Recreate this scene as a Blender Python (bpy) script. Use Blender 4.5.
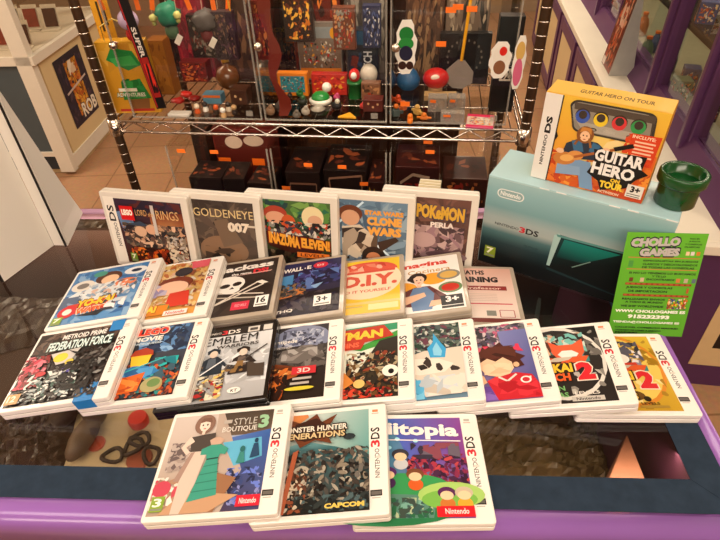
import bpy, bmesh, math, random
from mathutils import Matrix, Vector
S = bpy.context.scene
COL = S.collection
for o in list(bpy.data.objects): bpy.data.objects.remove(o)
PI = math.pi
R = math.radians
ZC = 0.92                                   # height of the glass counter top above the floor

# ------------------------------------------------------------------ camera
def cam_axes():
    p, r = R(39.6), R(2.1)
    f = Vector((0, math.cos(p), -math.sin(p))); d = Vector((0, -math.sin(p), -math.cos(p))); x = Vector((1, 0, 0))
    x2 = x*math.cos(r) + d*math.sin(r); d2 = d*math.cos(r) - x*math.sin(r)
    return x2, d2, f
CX, CD, CF = cam_axes()
CP = Vector((0, 0, ZC + .532))
cd = bpy.data.cameras.new('camera'); cam = bpy.data.objects.new('camera', cd); COL.objects.link(cam)
cd.sensor_width = 36; cd.lens = 36*545/720; cd.clip_start = .02; cd.clip_end = 50
m = Matrix((CX, -CD, -CF)).transposed().to_4x4(); m.translation = CP
cam.matrix_world = m
S.camera = cam

# ------------------------------------------------------------------ light
S.view_settings.view_transform = 'Standard'
S.view_settings.look = 'None'
S.view_settings.gamma = 1
S.view_settings.use_curve_mapping = False
S.view_settings.exposure = 0.15
w = bpy.data.worlds.new('world'); S.world = w; w.use_nodes = True
w.node_tree.nodes['Background'].inputs[0].default_value = (1, .86, .70, 1)
w.node_tree.nodes['Background'].inputs[1].default_value = .10
def area(name, loc, rot, sx, sy, power, col):
    l = bpy.data.lights.new(name, 'AREA'); l.shape = 'RECTANGLE'; l.size = sx; l.size_y = sy; l.energy = power; l.color = col
    o = bpy.data.objects.new(name, l); COL.objects.link(o); o.location = loc; o.rotation_euler = rot
    return o
WARM = (1, .83, .64)
area('ceiling_lamp_or_fill', (-.5, .0, 2.66), (0, 0, 0), 1.6, .6, 17, (1, .88, .74))
area('ceiling_lamp_or_fill', (1.7, -.4, 2.66), (0, R(15), 0), .6, 1.6, 30, WARM)
area('ceiling_lamp_or_fill', (-2.9, 1.5, 2.6), (0, R(-25), 0), .7, 1.4, 62, WARM)
area('ceiling_lamp_or_fill', (0, -1.9, 2.55), (R(40), 0, 0), 2.4, 1.0, 60, (1, .84, .68))  # added fill from behind the camera, brightens the rack
area('cabinet_fill_light', (1.40, 2.86, ZC+.98), (0, R(-22), R(-10)), .05, 3.2, 30, (1, .86, .68))  # added fill inside the right cabinet, no fitting seen there
area('ceiling_lamp_or_fill', (.2, 4.3, 2.6), (R(-25), 0, 0), 1.6, .7, 62, WARM)  # added rear fill, lifts the cream ledge and the floor behind
area('counter_fill_light', (-.12, .355, ZC-.02), (R(-30), 0, R(-3.6)), 1.5, .015, 2.4, (1, .84, .66))  # added fill hidden under the front felt, brightens goods below the glass
area('counter_fill_light', (-.25, .765, ZC-.02), (R(25), 0, R(-3.6)), 1.0, .015, 2, (1, .84, .66))  # added fill along the back edge for the far counter interior
area('shelf_fill_light', (-.06, 1.20, ZC+.585), (R(12), 0, R(-7.8)), .8, .04, 4.2, (1, .86, .70))  # added fill above the upper acrylic cases, no strip in view
area('shelf_fill_light', (-.06, 1.17, ZC-.03), (R(25), 0, R(-7.8)), .8, .03, .5, (1, .62, .42))  # added weak fill so the lower shelf goods show

# ------------------------------------------------------------------ materials
def lin(c):
    if isinstance(c, str):
        c = [int(c[i:i+2], 16)/255 for i in (0, 2, 4)]
    return tuple((x/12.92 if x <= .04045 else ((x+.055)/1.055)**2.4) for x in c[:3]) + (1,)
MC = {}
def mat(name, col, rough=.5, metal=0, noise=0, scale=30, coat=0, trans=0, bump=0, alpha=1, ior=1.45, spec=.5, sheen=0):
    if name in MC: return MC[name]
    M = bpy.data.materials.new(name); M.use_nodes = True
    nt = M.node_tree; b = nt.nodes['Principled BSDF']
    b.inputs['Base Color'].default_value = lin(col); b.inputs['Roughness'].default_value = rough
    b.inputs['Metallic'].default_value = metal; b.inputs['IOR'].default_value = ior
    b.inputs['Coat Weight'].default_value = coat; b.inputs['Coat Roughness'].default_value = .12
    b.inputs['Transmission Weight'].default_value = trans; b.inputs['Alpha'].default_value = alpha
    b.inputs['Specular IOR Level'].default_value = spec
    tc = nt.nodes.new('ShaderNodeTexCoord')
    n = nt.nodes.new('ShaderNodeTexNoise'); n.inputs['Scale'].default_value = scale; n.inputs['Detail'].default_value = 5
    nt.links.new(tc.outputs['Object'], n.inputs['Vector'])
    if noise:
        mx = nt.nodes.new('ShaderNodeMix'); mx.data_type = 'RGBA'
        c = lin(col)
        mx.inputs[6].default_value = tuple(x*(1-noise) for x in c[:3]) + (1,)
        mx.inputs[7].default_value = tuple(min(1, x*(1+noise)) for x in c[:3]) + (1,)
        nt.links.new(n.outputs['Fac'], mx.inputs[0]); nt.links.new(mx.outputs[2], b.inputs['Base Color'])
    if bump:
        bp = nt.nodes.new('ShaderNodeBump'); bp.inputs['Strength'].default_value = bump; bp.inputs['Distance'].default_value = .002
        nt.links.new(n.outputs['Fac'], bp.inputs['Height']); nt.links.new(bp.outputs[0], b.inputs['Normal'])
    MC[name] = M
    return M
def clear(name, tint, gloss=.08, rough=.03, bump=0):
    M = bpy.data.materials.new(name); M.use_nodes = True; nt = M.node_tree; nt.nodes.clear()
    o = nt.nodes.new('ShaderNodeOutputMaterial'); mx = nt.nodes.new('ShaderNodeMixShader')
    t = nt.nodes.new('ShaderNodeBsdfTransparent'); g = nt.nodes.new('ShaderNodeBsdfGlossy')
    fr = nt.nodes.new('ShaderNodeFresnel'); fr.inputs[0].default_value = 1.45
    ad = nt.nodes.new('ShaderNodeMath'); ad.operation = 'ADD'; ad.inputs[1].default_value = gloss; ad.use_clamp = True
    t.inputs[0].default_value = lin(tint); g.inputs['Roughness'].default_value = rough
    ge = nt.nodes.new('ShaderNodeNewGeometry'); iv_ = nt.nodes.new('ShaderNodeMath'); iv_.operation = 'SUBTRACT'; iv_.inputs[0].default_value = 1
    ml = nt.nodes.new('ShaderNodeMath'); ml.operation = 'MULTIPLY'      # reflect once, at the outer face of the pane
    nt.links.new(ge.outputs['Backfacing'], iv_.inputs[1]); nt.links.new(fr.outputs[0], ad.inputs[0])
    nt.links.new(ad.outputs[0], ml.inputs[0]); nt.links.new(iv_.outputs[0], ml.inputs[1]); nt.links.new(ml.outputs[0], mx.inputs[0])
    nt.links.new(t.outputs[0], mx.inputs[1]); nt.links.new(g.outputs[0], mx.inputs[2]); nt.links.new(mx.outputs[0], o.inputs[0])
    if bump:
        n = nt.nodes.new('ShaderNodeTexNoise'); n.inputs['Scale'].default_value = 25; n.inputs['Detail'].default_value = 3
        tc = nt.nodes.new('ShaderNodeTexCoord'); nt.links.new(tc.outputs['Object'], n.inputs['Vector'])
        bp = nt.nodes.new('ShaderNodeBump'); bp.inputs['Strength'].default_value = bump; bp.inputs['Distance'].default_value = .02
        nt.links.new(n.outputs['Fac'], bp.inputs['Height']); nt.links.new(bp.outputs[0], g.inputs['Normal'])
    return M
def printed(name, rough=.35, coat=.5, spec=.5):
    M = bpy.data.materials.new(name); M.use_nodes = True; nt = M.node_tree; b = nt.nodes['Principled BSDF']
    a = nt.nodes.new('ShaderNodeAttribute'); a.attribute_name = 'Col'
    nt.links.new(a.outputs['Color'], b.inputs['Base Color'])
    b.inputs['Roughness'].default_value = rough; b.inputs['Coat Weight'].default_value = coat; b.inputs['Coat Roughness'].default_value = .1
    b.inputs['Specular IOR Level'].default_value = spec
    return M
PRINT = printed('printed_sleeve', .3, .0, .32)
CARD = printed('printed_card', .5, .05, .35)
MATTE = printed('printed_paper', .7, 0, .3)
WHITE = mat('white_case_plastic', 'f4f1ea', .28, coat=.3, noise=.02)
MILK = mat('milky_case_plastic', 'e3dccf', .25, coat=.3, noise=.05)
CLEARC = mat('clear_case_plastic', 'b5a897', .2, coat=.5, noise=.1, scale=60)
BLACKC = mat('black_case_plastic', '0d0c0d', .15, coat=.6)
CHROME = mat('chrome', 'd8cfc4', .22, metal=1)
BRASSY = mat('bronze_post', '5a4636', .35, metal=.8)
ACRYL = clear('clear_acrylic', 'fcfbf9', .01)
ACEDGE = mat('acrylic_edge', 'b9b2a6', .2, coat=.4, alpha=.4)

# ------------------------------------------------------------------ mesh helpers
class MB:
    def __init__(s): s.v = []; s.f = []; s.c = []; s.sm = []
    def add(s, vs, fs, M=None, col=None, smooth=False):
        n = len(s.v)
        for p in vs:
            p = Vector(p)
            s.v.append(M @ p if M else p)
        for f in fs: s.f.append([n+i for i in f]); s.c.append(col); s.sm.append(smooth)
        return s
    def box(s, x0, y0, z0, x1, y1, z1, M=None, col=None):
        v = [(x, y, z) for z in (z0, z1) for y in (y0, y1) for x in (x0, x1)]
        return s.add(v, [(0,2,3,1), (4,5,7,6), (0,1,5,4), (2,6,7,3), (0,4,6,2), (1,3,7,5)], M, col)
    def prism(s, pts, z0, z1, M=None, col=None, smooth=False):
        n = len(pts)
        v = [(x, y, z0) for x, y in pts] + [(x, y, z1) for x, y in pts]
        s.add(v, [tuple(range(n-1, -1, -1)), tuple(range(n, 2*n))], M, col)
        s.f += [[len(s.v)-2*n+i, len(s.v)-2*n+(i+1) % n, len(s.v)-n+(i+1) % n, len(s.v)-n+i] for i in range(n)]
        s.c += [col]*n; s.sm += [smooth]*n
        return s
    def lathe(s, prof, n=24, M=None, col=None, caps=True):
        v = []; f = []
        for r, z in prof: v += [(r*math.cos(2*PI*i/n), r*math.sin(2*PI*i/n), z) for i in range(n)]
        for k in range(len(prof)-1):
            for i in range(n): f.append((k*n+i, k*n+(i+1) % n, (k+1)*n+(i+1) % n, (k+1)*n+i))
        s.add(v, f, M, col, True)
        if caps: s.add(v[:n], [tuple(range(n-1, -1, -1))], M, col); s.add(v[-n:], [tuple(range(n))], M, col)
        return s
    def tube(s, pts, r, n=8, M=None, col=None, closed=False):
        pts = [Vector(p) for p in pts]; v = []; f = []; m = len(pts)
        for i, p in enumerate(pts):
            a = pts[i-1] if (i or closed) else p; b = pts[(i+1) % m] if (i < m-1 or closed) else p
            t = (b-a).normalized(); q = Vector((0, 0, 1)) if abs(t.z) < .9 else Vector((1, 0, 0))
            e = t.cross(q).normalized(); g = t.cross(e)
            v += [p + r*(e*math.cos(2*PI*k/n)+g*math.sin(2*PI*k/n)) for k in range(n)]
        for i in range(m if closed else m-1):
            for k in range(n): f.append((i*n+k, i*n+(k+1) % n, ((i+1) % m)*n+(k+1) % n, ((i+1) % m)*n+k))
        s.add(v, f, M, col, True)
        if not closed: s.add(v[:n], [tuple(range(n-1, -1, -1))], M, col); s.add(v[-n:], [tuple(range(n))], M, col)
        return s
    def ball(s, c, rx, ry=None, rz=None, n=16, M=None, col=None, bumpy=0, seed=0):
        ry = ry or rx; rz = rz or rx; rnd = random.Random(seed); k = n//2; v = [(c[0], c[1], c[2]-rz)]; f = []
        for j in range(1, k):
            t = PI*j/k
            for i in range(n):
                q = 1 + bumpy*(rnd.random()-.5); a = 2*PI*i/n
                v.append((c[0]+rx*q*math.sin(t)*math.cos(a), c[1]+ry*q*math.sin(t)*math.sin(a), c[2]-rz*q*math.cos(t)))
        v.append((c[0], c[1], c[2]+rz)); L = len(v)-1
        for i in range(n):
            f.append((0, 1+(i+1) % n, 1+i)); f.append((L, 1+(k-2)*n+i, 1+(k-2)*n+(i+1) % n))
            for j in range(k-2): f.append((1+j*n+i, 1+j*n+(i+1) % n, 1+(j+1)*n+(i+1) % n, 1+(j+1)*n+i))
        return s.add(v, f, M, col, True)
    def build(s, name, material, parent=None, bevel=0, seg=2):
        me = bpy.data.meshes.new(name); me.from_pydata([tuple(p) for p in s.v], [], s.f)
        me.polygons.foreach_set('use_smooth', s.sm)
        if any(c is not None for c in s.c):
            at = me.color_attributes.new('Col', 'FLOAT_COLOR', 'CORNER')
            buf = []
            for f, c in zip(s.f, s.c):
                if c is None: c = 'ffffff'
                if isinstance(c, (list, tuple)) and isinstance(c[0], (list, tuple, str)) and not isinstance(c, str):
                    for k in c: buf += lin(k)
                else: buf += list(lin(c))*len(f)
            at.data.foreach_set('color', buf)
        if bevel:
            bm = bmesh.new(); bm.from_mesh(me)
            bmesh.ops.recalc_face_normals(bm, faces=bm.faces)
            es = [e for e in bm.edges if len(e.link_faces) == 2 and e.calc_face_angle(0) > .6]
            bmesh.ops.bevel(bm, geom=es, offset=bevel, segments=seg, affect='EDGES', profile=.5, clamp_overlap=True)
            bm.to_mesh(me); bm.free()
        me.materials.append(material); me.update()
        o = bpy.data.objects.new(name, me); COL.objects.link(o)
        if parent: o.parent = parent
        return o
def rrect(w, h, r, n=4):
    p = []
    for cx, cy, a in ((w/2-r, h/2-r, 0), (-w/2+r, h/2-r, 90), (-w/2+r, -h/2+r, 180), (w/2-r, -h/2+r, 270)):
        for i in range(n+1):
            t = R(a+90*i/n); p.append((cx+r*math.cos(t), cy+r*math.sin(t)))
    return p
def tag(o, label=None, cat=None, group=None, kind=None, part_label=None):
    if label: o['label'] = label
    if cat: o['category'] = cat
    if group: o['group'] = group
    if kind: o['kind'] = kind
    return o
def thing(name, label, cat, loc=(0, 0, 0), rz=0, group=None, M=None):
    o = bpy.data.objects.new(name, None); COL.objects.link(o); o.empty_display_size = .02
    if M is not None: o.matrix_world = M
    else: o.location = loc; o.rotation_euler = (0, 0, rz)
    return tag(o, label, cat, group)
def struct(name, mb, m, bevel=0):
    return tag(mb.build(name, m, None, bevel), kind='structure')
def unz(px, py, z):          # where the sight line through a photo point meets the level z (above the floor)
    d = CX*((px-360)/545) + CD*((py-270)/545) + CF
    return CP + d*((z-CP.z)/d.z)

# ------------------------------------------------------------------ print drawing
_tc = {}
def text_mesh(t, bold):
    k = (t, bold)
    if k not in _tc:
        c = bpy.data.curves.new('lettering', 'FONT'); c.body = t; c.offset = bold; c.resolution_u = 2
        o = bpy.data.objects.new('lettering', c); me = o.to_mesh()
        vs = [(v.co.x, v.co.y) for v in me.vertices]; fs = [tuple(p.vertices) for p in me.polygons]
        o.to_mesh_clear(); bpy.data.objects.remove(o); bpy.data.curves.remove(c)
        _tc[k] = (vs, fs)
    return _tc[k]
class Art:
    """flat print, (u,v) from the top left corner, on a w x h sheet; every shape lies a hair over the last"""
    def __init__(s, w, h, z=0, ox=0, oy=0): s.w = w; s.h = h; s.z = z; s.mb = MB(); s.ox = ox; s.oy = oy; s.step = 4e-6; s.dens = 4; s.fine = .45
    def P(s, u, v): return ((u-.5)*s.w+s.ox, (.5-v)*s.h+s.oy, s.z)
    def poly(s, pts, c):
        s.z += s.step; q = [s.P(*p) for p in pts]
        a = sum(q[i][0]*q[(i+1) % len(q)][1]-q[(i+1) % len(q)][0]*q[i][1] for i in range(len(q)))
        if a < 0:
            q = q[::-1]
            if isinstance(c, (list, tuple)): c = c[::-1]
        s.mb.add(q, [tuple(range(len(q)))], None, c); return s
    def r(s, a, b, c, d, col, col2=None):
        return s.poly([(a, b), (c, b), (c, d), (a, d)], (col, col, col2, col2) if col2 else col)
    def rh(s, a, b, c, d, col, col2): return s.poly([(a, b), (c, b), (c, d), (a, d)], (col, col2, col2, col))
    def e(s, cx, cy, rx, ry, col, n=20, rot=0, a0=0, a1=360):
        pts = []
        for i in range(n if a1-a0 == 360 else n+1):
            t = R(a0+(a1-a0)*i/n); x = rx*math.cos(t); y = ry*math.sin(t); q = R(rot)
            pts.append((cx+x*math.cos(q)-y*math.sin(q), cy+x*math.sin(q)+y*math.cos(q)))
        return s.poly(pts, col)
    def ln(s, pts, wd, col):
        for (x0, y0), (x1, y1) in zip(pts, pts[1:]):
            dx, dy = x1-x0, y1-y0; l = math.hypot(dx, dy) or 1; nx, ny = -dy/l*wd/2, dx/l*wd/2
            s.poly([(x0+nx, y0+ny), (x1+nx, y1+ny), (x1-nx, y1-ny), (x0-nx, y0-ny)], col)
        return s
    def sc(s, a, b, c, d, n, size, pal, seed=1, stretch=1.5):
        rd = random.Random(seed)
        if n >= 20: n = int(n*s.dens); size *= s.fine
        for _ in range(n):
            x = rd.uniform(a, c); y = rd.uniform(b, d); k = rd.randint(4, 7); z = size*rd.uniform(.5, 1.3); q = rd.uniform(0, PI); st = rd.uniform(1.2, stretch+1)
            pts = []
            for i in range(k):
                t = 2*PI*i/k; m = z*rd.uniform(.6, 1.1); X = m*math.cos(t)*st; Y = m*math.sin(t)
                pts.append((min(c, max(a, x+X*math.cos(q)-Y*math.sin(q))), min(d, max(b, y+X*math.sin(q)+Y*math.cos(q)))))
            s.poly(pts, rd.choice(pal))
        return s
    def t(s, txt, a, b, c, d, col, bold=.02, rot=0, shear=0, col2=None, skew=0):
        """text fitted into the box a,b..c,d ; rot 90 reads upwards; skew lifts the right end"""
        vs, fs = text_mesh(txt, bold)
        if not vs: return s
        x0 = min(p[0] for p in vs); x1 = max(p[0] for p in vs); y0 = min(p[1] for p in vs); y1 = max(p[1] for p in vs)
        s.z += s.step; o = []; cc = []
        for x, y in vs:
            fx = (x-x0)/(x1-x0); fy = (y-y0)/max(1e-6, y1-y0)
            if rot == 0: u = a+(c-a)*fx+shear*(fy-.5); v = d-(d-b)*fy-skew*(fx-.5)
            elif rot == 90: v = d-(d-b)*fx; u = c-(c-a)*fy
            else: v = b+(d-b)*fx; u = a+(c-a)*fy
            o.append(s.P(u, v))
        s.mb.add(o, fs, None, col); return s
    def to(s, txt, a, b, c, d, col, edge, grow=.012, bold=.02, eb=.07, **k):
        s.t(txt, a-grow, b-grow, c+grow, d+grow, edge, eb, **k); return s.t(txt, a, b, c, d, col, bold, **k)
    def build(s, name, parent, material=None): return s.mb.build(name, material or PRINT, parent)

# ================================================================== SETTING
FLOORM = mat('floor_tile', 'ffffff')
nt = FLOORM.node_tree; b = nt.nodes['Principled BSDF']; b.inputs['Roughness'].default_value = .3
tcn = nt.nodes.new('ShaderNodeTexCoord'); br = nt.nodes.new('ShaderNodeTexBrick'); br.offset = 0
br.inputs['Color1'].default_value = lin('c69a74'); br.inputs['Color2'].default_value = lin('ba8c68'); br.inputs['Mortar'].default_value = lin('98704e')
br.inputs['Scale'].default_value = 1; br.inputs['Brick Width'].default_value = .33; br.inputs['Row Height'].default_value = .33; br.inputs['Mortar Size'].default_value = .004
nz = nt.nodes.new('ShaderNodeTexNoise'); nz.inputs['Scale'].default_value = 60; nz.inputs['Detail'].default_value = 8
mxn = nt.nodes.new('ShaderNodeMix'); mxn.data_type = 'RGBA'; mxn.blend_type = 'MULTIPLY'; mxn.inputs[0].default_value = .45
nt.links.new(tcn.outputs['Object'], br.inputs['Vector']); nt.links.new(tcn.outputs['Object'], nz.inputs['Vector'])
nt.links.new(br.outputs[0], mxn.inputs[6]); nt.links.new(nz.outputs['Color'], mxn.inputs[7]); nt.links.new(mxn.outputs[2], b.inputs['Base Color'])
struct('floor', MB().box(-3.4, -2.6, -.05, 3.2, 5.6, 0), FLOORM)
struct('ceiling', MB().box(-3.4, -2.6, 2.7, 3.2, 5.6, 2.75), mat('ceiling_paint', 'e9e0d0', .8, noise=.05))
WALL = mat('wall_paint', 'b9a184', .8, noise=.08)
struct('wall_back', MB().box(-3.4, 5.5, 0, 3.2, 5.6, 2.7), WALL)
struct('wall_left', MB().box(-3.4, -2.6, 0, -3.3, 5.5, 2.7), WALL)
struct('wall_right', MB().box(3.1, -2.6, 0, 3.2, 5.5, 2.7), WALL)
struct('wall_front', MB().box(-3.3, -2.6, 0, 3.1, -2.5, 2.7), WALL)

# ------------------------------------------------------------------ glass counter
PURPLE = mat('purple_laminate', '9566b8', .24, coat=.4, noise=.06, scale=12)
FELT = mat('blue_grey_felt', '2b3848', .9, noise=.35, scale=70, spec=.1)
DARKW = mat('dark_counter_lining', '34211a', .6, noise=.45, scale=14)
KA = R(-3.6)
ct = thing('glass_counter', 'purple edged glass top counter with blue grey border, everything on sale lies on it', 'counter', (0, 0, 0), KA)
cO = Matrix.Rotation(-KA, 3, 'Z') @ Vector((.331, .286, 0))      # inner right corner of the border, in counter coordinates
ix, iy = cO.x, cO.y
bx1 = ix+.036; by0 = iy-.036; bx0 = -1.25; by1 = iy+.492
T = ZC
g = MB().box(bx0+.03, by0+.001, T-.006, bx1-.001, by1-.001, T-.0001)
GL = clear('counter_glass', 'f5f1ea', .02, .03, 0)
g.build('glass_top', GL, ct)
fm = MB()
fm.prism([(bx0, by0), (bx1, by0), (ix, iy), (bx0, iy)], T-.0012+.0014, T+.0004+.0004)
fm.prism([(bx1, by0+.0006), (bx1, by1), (ix, by1), (ix, iy+.0006)], T+.0002, T+.0008)
fm.build('felt_border', FELT, ct)
# bullnose purple edge: profile swept along front and right side
prof = [(0, 0), (.004, .003)] + [(.006+.017*math.sin(R(a)), .003-.02*(1-math.cos(R(a)))) for a in range(0, 91, 10)] + [(.023, -.06), (0, -.06)]
em = MB()
def sweep(P0, P1, n, e0, e1):
    v = []
    for P, ex in ((P0, e0), (P1, e1)):
        for d, z in prof: v.append((P[0]+n[0]*d+ex[0]*d, P[1]+n[1]*d+ex[1]*d, T+z))
    k = len(prof)
    em.add(v, [(i, i+1, k+i+1, k+i) for i in range(k-1)] + [tuple(range(k-1, -1, -1)), tuple(range(k, 2*k))], None, None, False)
sweep((bx0, by0), (bx1, by0), (0, -1), (0, 0), (1, 0))
sweep((bx1, by0), (bx1, by1), (1, 0), (0, -1), (0, 0))
eo = em.build('bullnose_edge', PURPLE, ct)
for p in eo.data.polygons: p.use_smooth = True
MB().box(bx0, by1, T-.012, bx1+.02, by1+.012, T+.002).build('back_edge', mat('mauve_edge', 'b08aa8', .4), ct)
bd = MB()
bd.box(bx0, by0-.018, .0, bx1+.018, by0-.005, T-.058)
bd.box(bx1+.005, by0-.005, 0, bx1+.018, by1, T-.058)
bd.build('body_panel', mat('purple_body', '5b3266', .45, noise=.1), ct)
iv = MB()
iv.box(bx0, by0-.004, T-.24, bx1+.004, by1, T-.235)
iv.build('inner_shelf', DARKW, ct)
MB().box(bx0, by1-.01, T-.235, bx1, by1-.002, T-.03).build('inner_back', DARKW, ct)
MB().box(ix+.012, iy, T-.235, ix+.03, by1-.02, T-.006).build('inner_side', mat('plum_lining', '3a1a2c', .5, noise=.15), ct)

# goods under the glass
ZS = ZC-.235
def under(px, py, z=ZS): return unz(px, py, z)
def flat_card(name, label, cat, px, py, w, h, rz, m, z=ZS, th=.003, group=None):
    p = under(px, py, z+th); o = MB().box(-w/2, -h/2, 0, w/2, h/2, th).build(name, m, None, .0006)
    o.location = (p.x, p.y, z); o.rotation_euler = (0, 0, R(rz)); return tag(o, label, cat, group)
flat_card('packing_sheet', 'pale beige packing sheet lying under the counter glass at left', 'sheet', 95, 440, .34, .13, -4, mat('beige_paper', 'b8a884', .7, noise=.2, scale=14))
def bag(label, px, py, w, h, t, rz, col, seed):
    p = under(px, py, ZS+t/2); rd = random.Random(seed)
    mbb = MB(); nx, ny = 30, 22; vs = []; fs = []
    for j in range(ny+1):
        for i in range(nx+1):
            u = i/nx*2-1; v = j/ny*2-1; d = max(0, (1-u**4)*(1-v**4))
            vs.append((u*w/2*(1+.03*rd.random()), v*h/2*(1+.03*rd.random()), .002+t*d*(.55+.08*math.sin(u*7+v*5+seed)+.22*abs(math.sin(v*9-u*6+2*math.sin(u*4)))+.16*rd.random())))
    for j in range(ny):
        for i in range(nx): a = j*(nx+1)+i; fs.append((a, a+1, a+nx+2, a+nx+1))
    top = mbb.add(vs, fs, None, None, False)
    n = len(vs); mbb.add([(x, y, .001) for x, y, z in vs], [tuple(reversed(f)) for f in fs])
    o = mbb.build('plastic_bag', mat('wrapped_film_'+col, col, .38, coat=.1, noise=.5, scale=40))
    o.location = (p.x, p.y, ZS); o.rotation_euler = (0, 0, R(rz)); return tag(o, label, 'bag')
bag('crumpled clear bag with brown contents under the glass right of centre', 548, 452, .20, .13, .06, -12, '665637', 3)
bag('narrow crinkled wrapper under the glass near the plum side panel', 600, 415, .12, .10, .05, 25, '4a3c30', 5)
bag('dark crumpled bag under the glass in the left corner', 22, 440, .13, .13, .05, 10, '33251b', 8)
bag('dark brown wrapped packet under the glass below the leftmost blue case', 45, 300, .3, .2, .05, 20, '2e211a', 11)
bag('wrapped packet under the glass below the upright leftmost case', 95, 232, .3, .16, .05, -10, '4a3a2e', 12)
# the tall pale wedge sits beside the bag
q = [unz(606, 486, ZC-.06), unz(648, 486, ZC-.06), unz(627, 434, ZC-.06)]
c0 = (q[0]+q[1]+q[2])/3
o = MB().prism([(v.x-c0.x, v.y-c0.y) for v in q], 0, .1738).build('cardboard_wedge', mat('salmon_card', '83543e', .6, noise=.12), None, .001)
o.location = (c0.x, c0.y, ZS+.0012); tag(o, 'salmon coloured triangular cardboard column under the glass at right', 'cardboard')
def boot(label, px, py, rz, col):
    p = under(px, py, ZS+.02); mbb = MB()
    mbb.ball((0, 0, .018), .018, .045, .018, 14).ball((0, .04, .03), .018, .022, .03, 14)
    o = mbb.build('toy_boot', mat('toy_'+col, col, .5, noise=.25)); o.location = (p.x, p.y, ZS+.004); o.rotation_euler = (0, 0, R(rz)); return tag(o, label, 'toy')
boot('dark brown toy shape on the pale sheet under the glass, left one', 57, 422, -35, '3b2c22')
boot('grey brown toy shape on the pale sheet under the glass, right one', 84, 437, -10, '5b4b3b')
def disc(name, label, px, py, r, th, col, z=ZS+.003, cat='tag', rough=.4):
    p = under(px, py, z+th); o = MB().lathe([(r*.96, 0), (r, th*.3), (r, th*.8), (r*.9, th)], 20).build(name, mat('disc_'+col, col, rough, noise=.1)); o.location = (p.x, p.y, z); return tag(o, label, cat)
disc('red_token', 'round red token on the pale sheet under the glass', 96, 443, .014, .004, 'a84a35', cat='token')
disc('orange_token', 'orange disc under the glass just below the white framed case', 91, 417, .011, .006, 'f07a20', cat='token')
disc('red_bauble', 'bright red bauble under the glass left of the black case', 137, 417, .016, .016, 'c42a18', cat='bauble')
disc('pink_token', 'dull red disc under the glass beside the lowest left case', 139, 458, .02, .004, '8c4a35', cat='token')
for i, (px, py) in enumerate(((112, 455), (133, 447), (152, 455), (140, 440))):
    p = under(px, py, ZS+.01); o = MB().tube([(.016*math.cos(a*PI/6), .012*math.sin(a*PI/6), .006+.004*math.sin(a)) for a in range(12)], .0035, 6, closed=True).build('wire_coil', mat('dark_wire', '2b2018', .5))
    o.location = (p.x, p.y, ZS+.003+i*.001); o.rotation_euler = (0, 0, i)
    tag(o, 'small dark coiled cord under the glass, %s of the four' % ('leftmost', 'upper middle', 'rightmost', 'topmost')[i], 'cord', 'coiled cords under the glass')

# ------------------------------------------------------------------ left display cabinet
CREAM = mat('cream_panel', 'dcc596', .5, noise=.05, scale=5)
WFR = mat('white_frame', 'e6dfcf', .4, noise=.04)
lc = thing('display_cabinet', 'cream and white glass display cabinet with poster and dark grey lower panel at far left', 'cabinet', (-1.53, 2.67, 0), R(-3))
MB().box(-1.5, .02, .0, -.012, .9, .6).build('base', CREAM, lc)
MB().box(-.012, .05, .1, 0, .9, .58).build('side_panel', CREAM, lc)
MB().box(-.012, .02, 0.03, .006, .9, .1).build('side_skirting', WFR, lc)
MB().box(-1.5, 0, 0.03, -.07, .02, .11).build('front_skirting', mat('dark_skirting', '2c3238', .5), lc)
MB().box(-1.5, 0, .13, -.07, .018, .585).build('front_panel', mat('slate_panel', '4b555a', .55, noise=.12, scale=14), lc)
MB().box(-1.5, -.01, .11, -.06, .02, .135).build('frame', WFR, lc)
MB().box(-1.5, -.015, .59, .02, .9, .63).build('frame', WFR, lc)
MB().box(-.07, -.015, .02, .005, .03, 1.9).build('post', WFR, lc)
MB().box(-.03, .86, .6, .005, .9, 1.9).build('post', WFR, lc)
MB().box(-1.5, -.015, 1.86, .02, .9, 1.92).build('frame', WFR, lc)
CG = clear('cabinet_glass', 'f8f6f2', .01)
MB().box(-1.5, 0, .63, -.07, .005, 1.86).build('glass_panel', CG, lc)
MB().box(-.012, .03, .63, -.007, .86, 1.86).build('glass_panel', CG, lc)
MB().box(-1.5, .03, .83, -.02, .86, .836).build('glass_shelf', CG, lc)
a = Art(.30, .36, .0008)
pm = Matrix.Translation((.001, .31, .365)) @ Matrix.Rotation(R(90), 4, 'Z') @ Matrix.Rotation(R(90), 4, 'X')
a.r(0, 0, 1, 1, '1c1a2e', '2a2236').sc(.05, .05, .95, .95, 40, .07, ['2a2540', '3a2b3c', '151525', '4b3a48'], 4)
a.sc(.3, .1, .75, .9, 70, .07, ['c98a2a', 'a86a1c', 'e0a83c', 'b3541f', '7a3f18', 'd0742c'], 6, 2.5)
a.sc(.4, .1, .65, .3, 10, .06, ['e8d8c0', 'd9c0a0'], 7).ln([(.1, .5), (.9, .42)], .03, 'c8b8b0')
a.to('ROB', .4, .74, .97, .95, 'f3ead8', '3a2a2a', bold=.03)
po = a.build('poster', lc, CARD); po.matrix_local = pm
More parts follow.
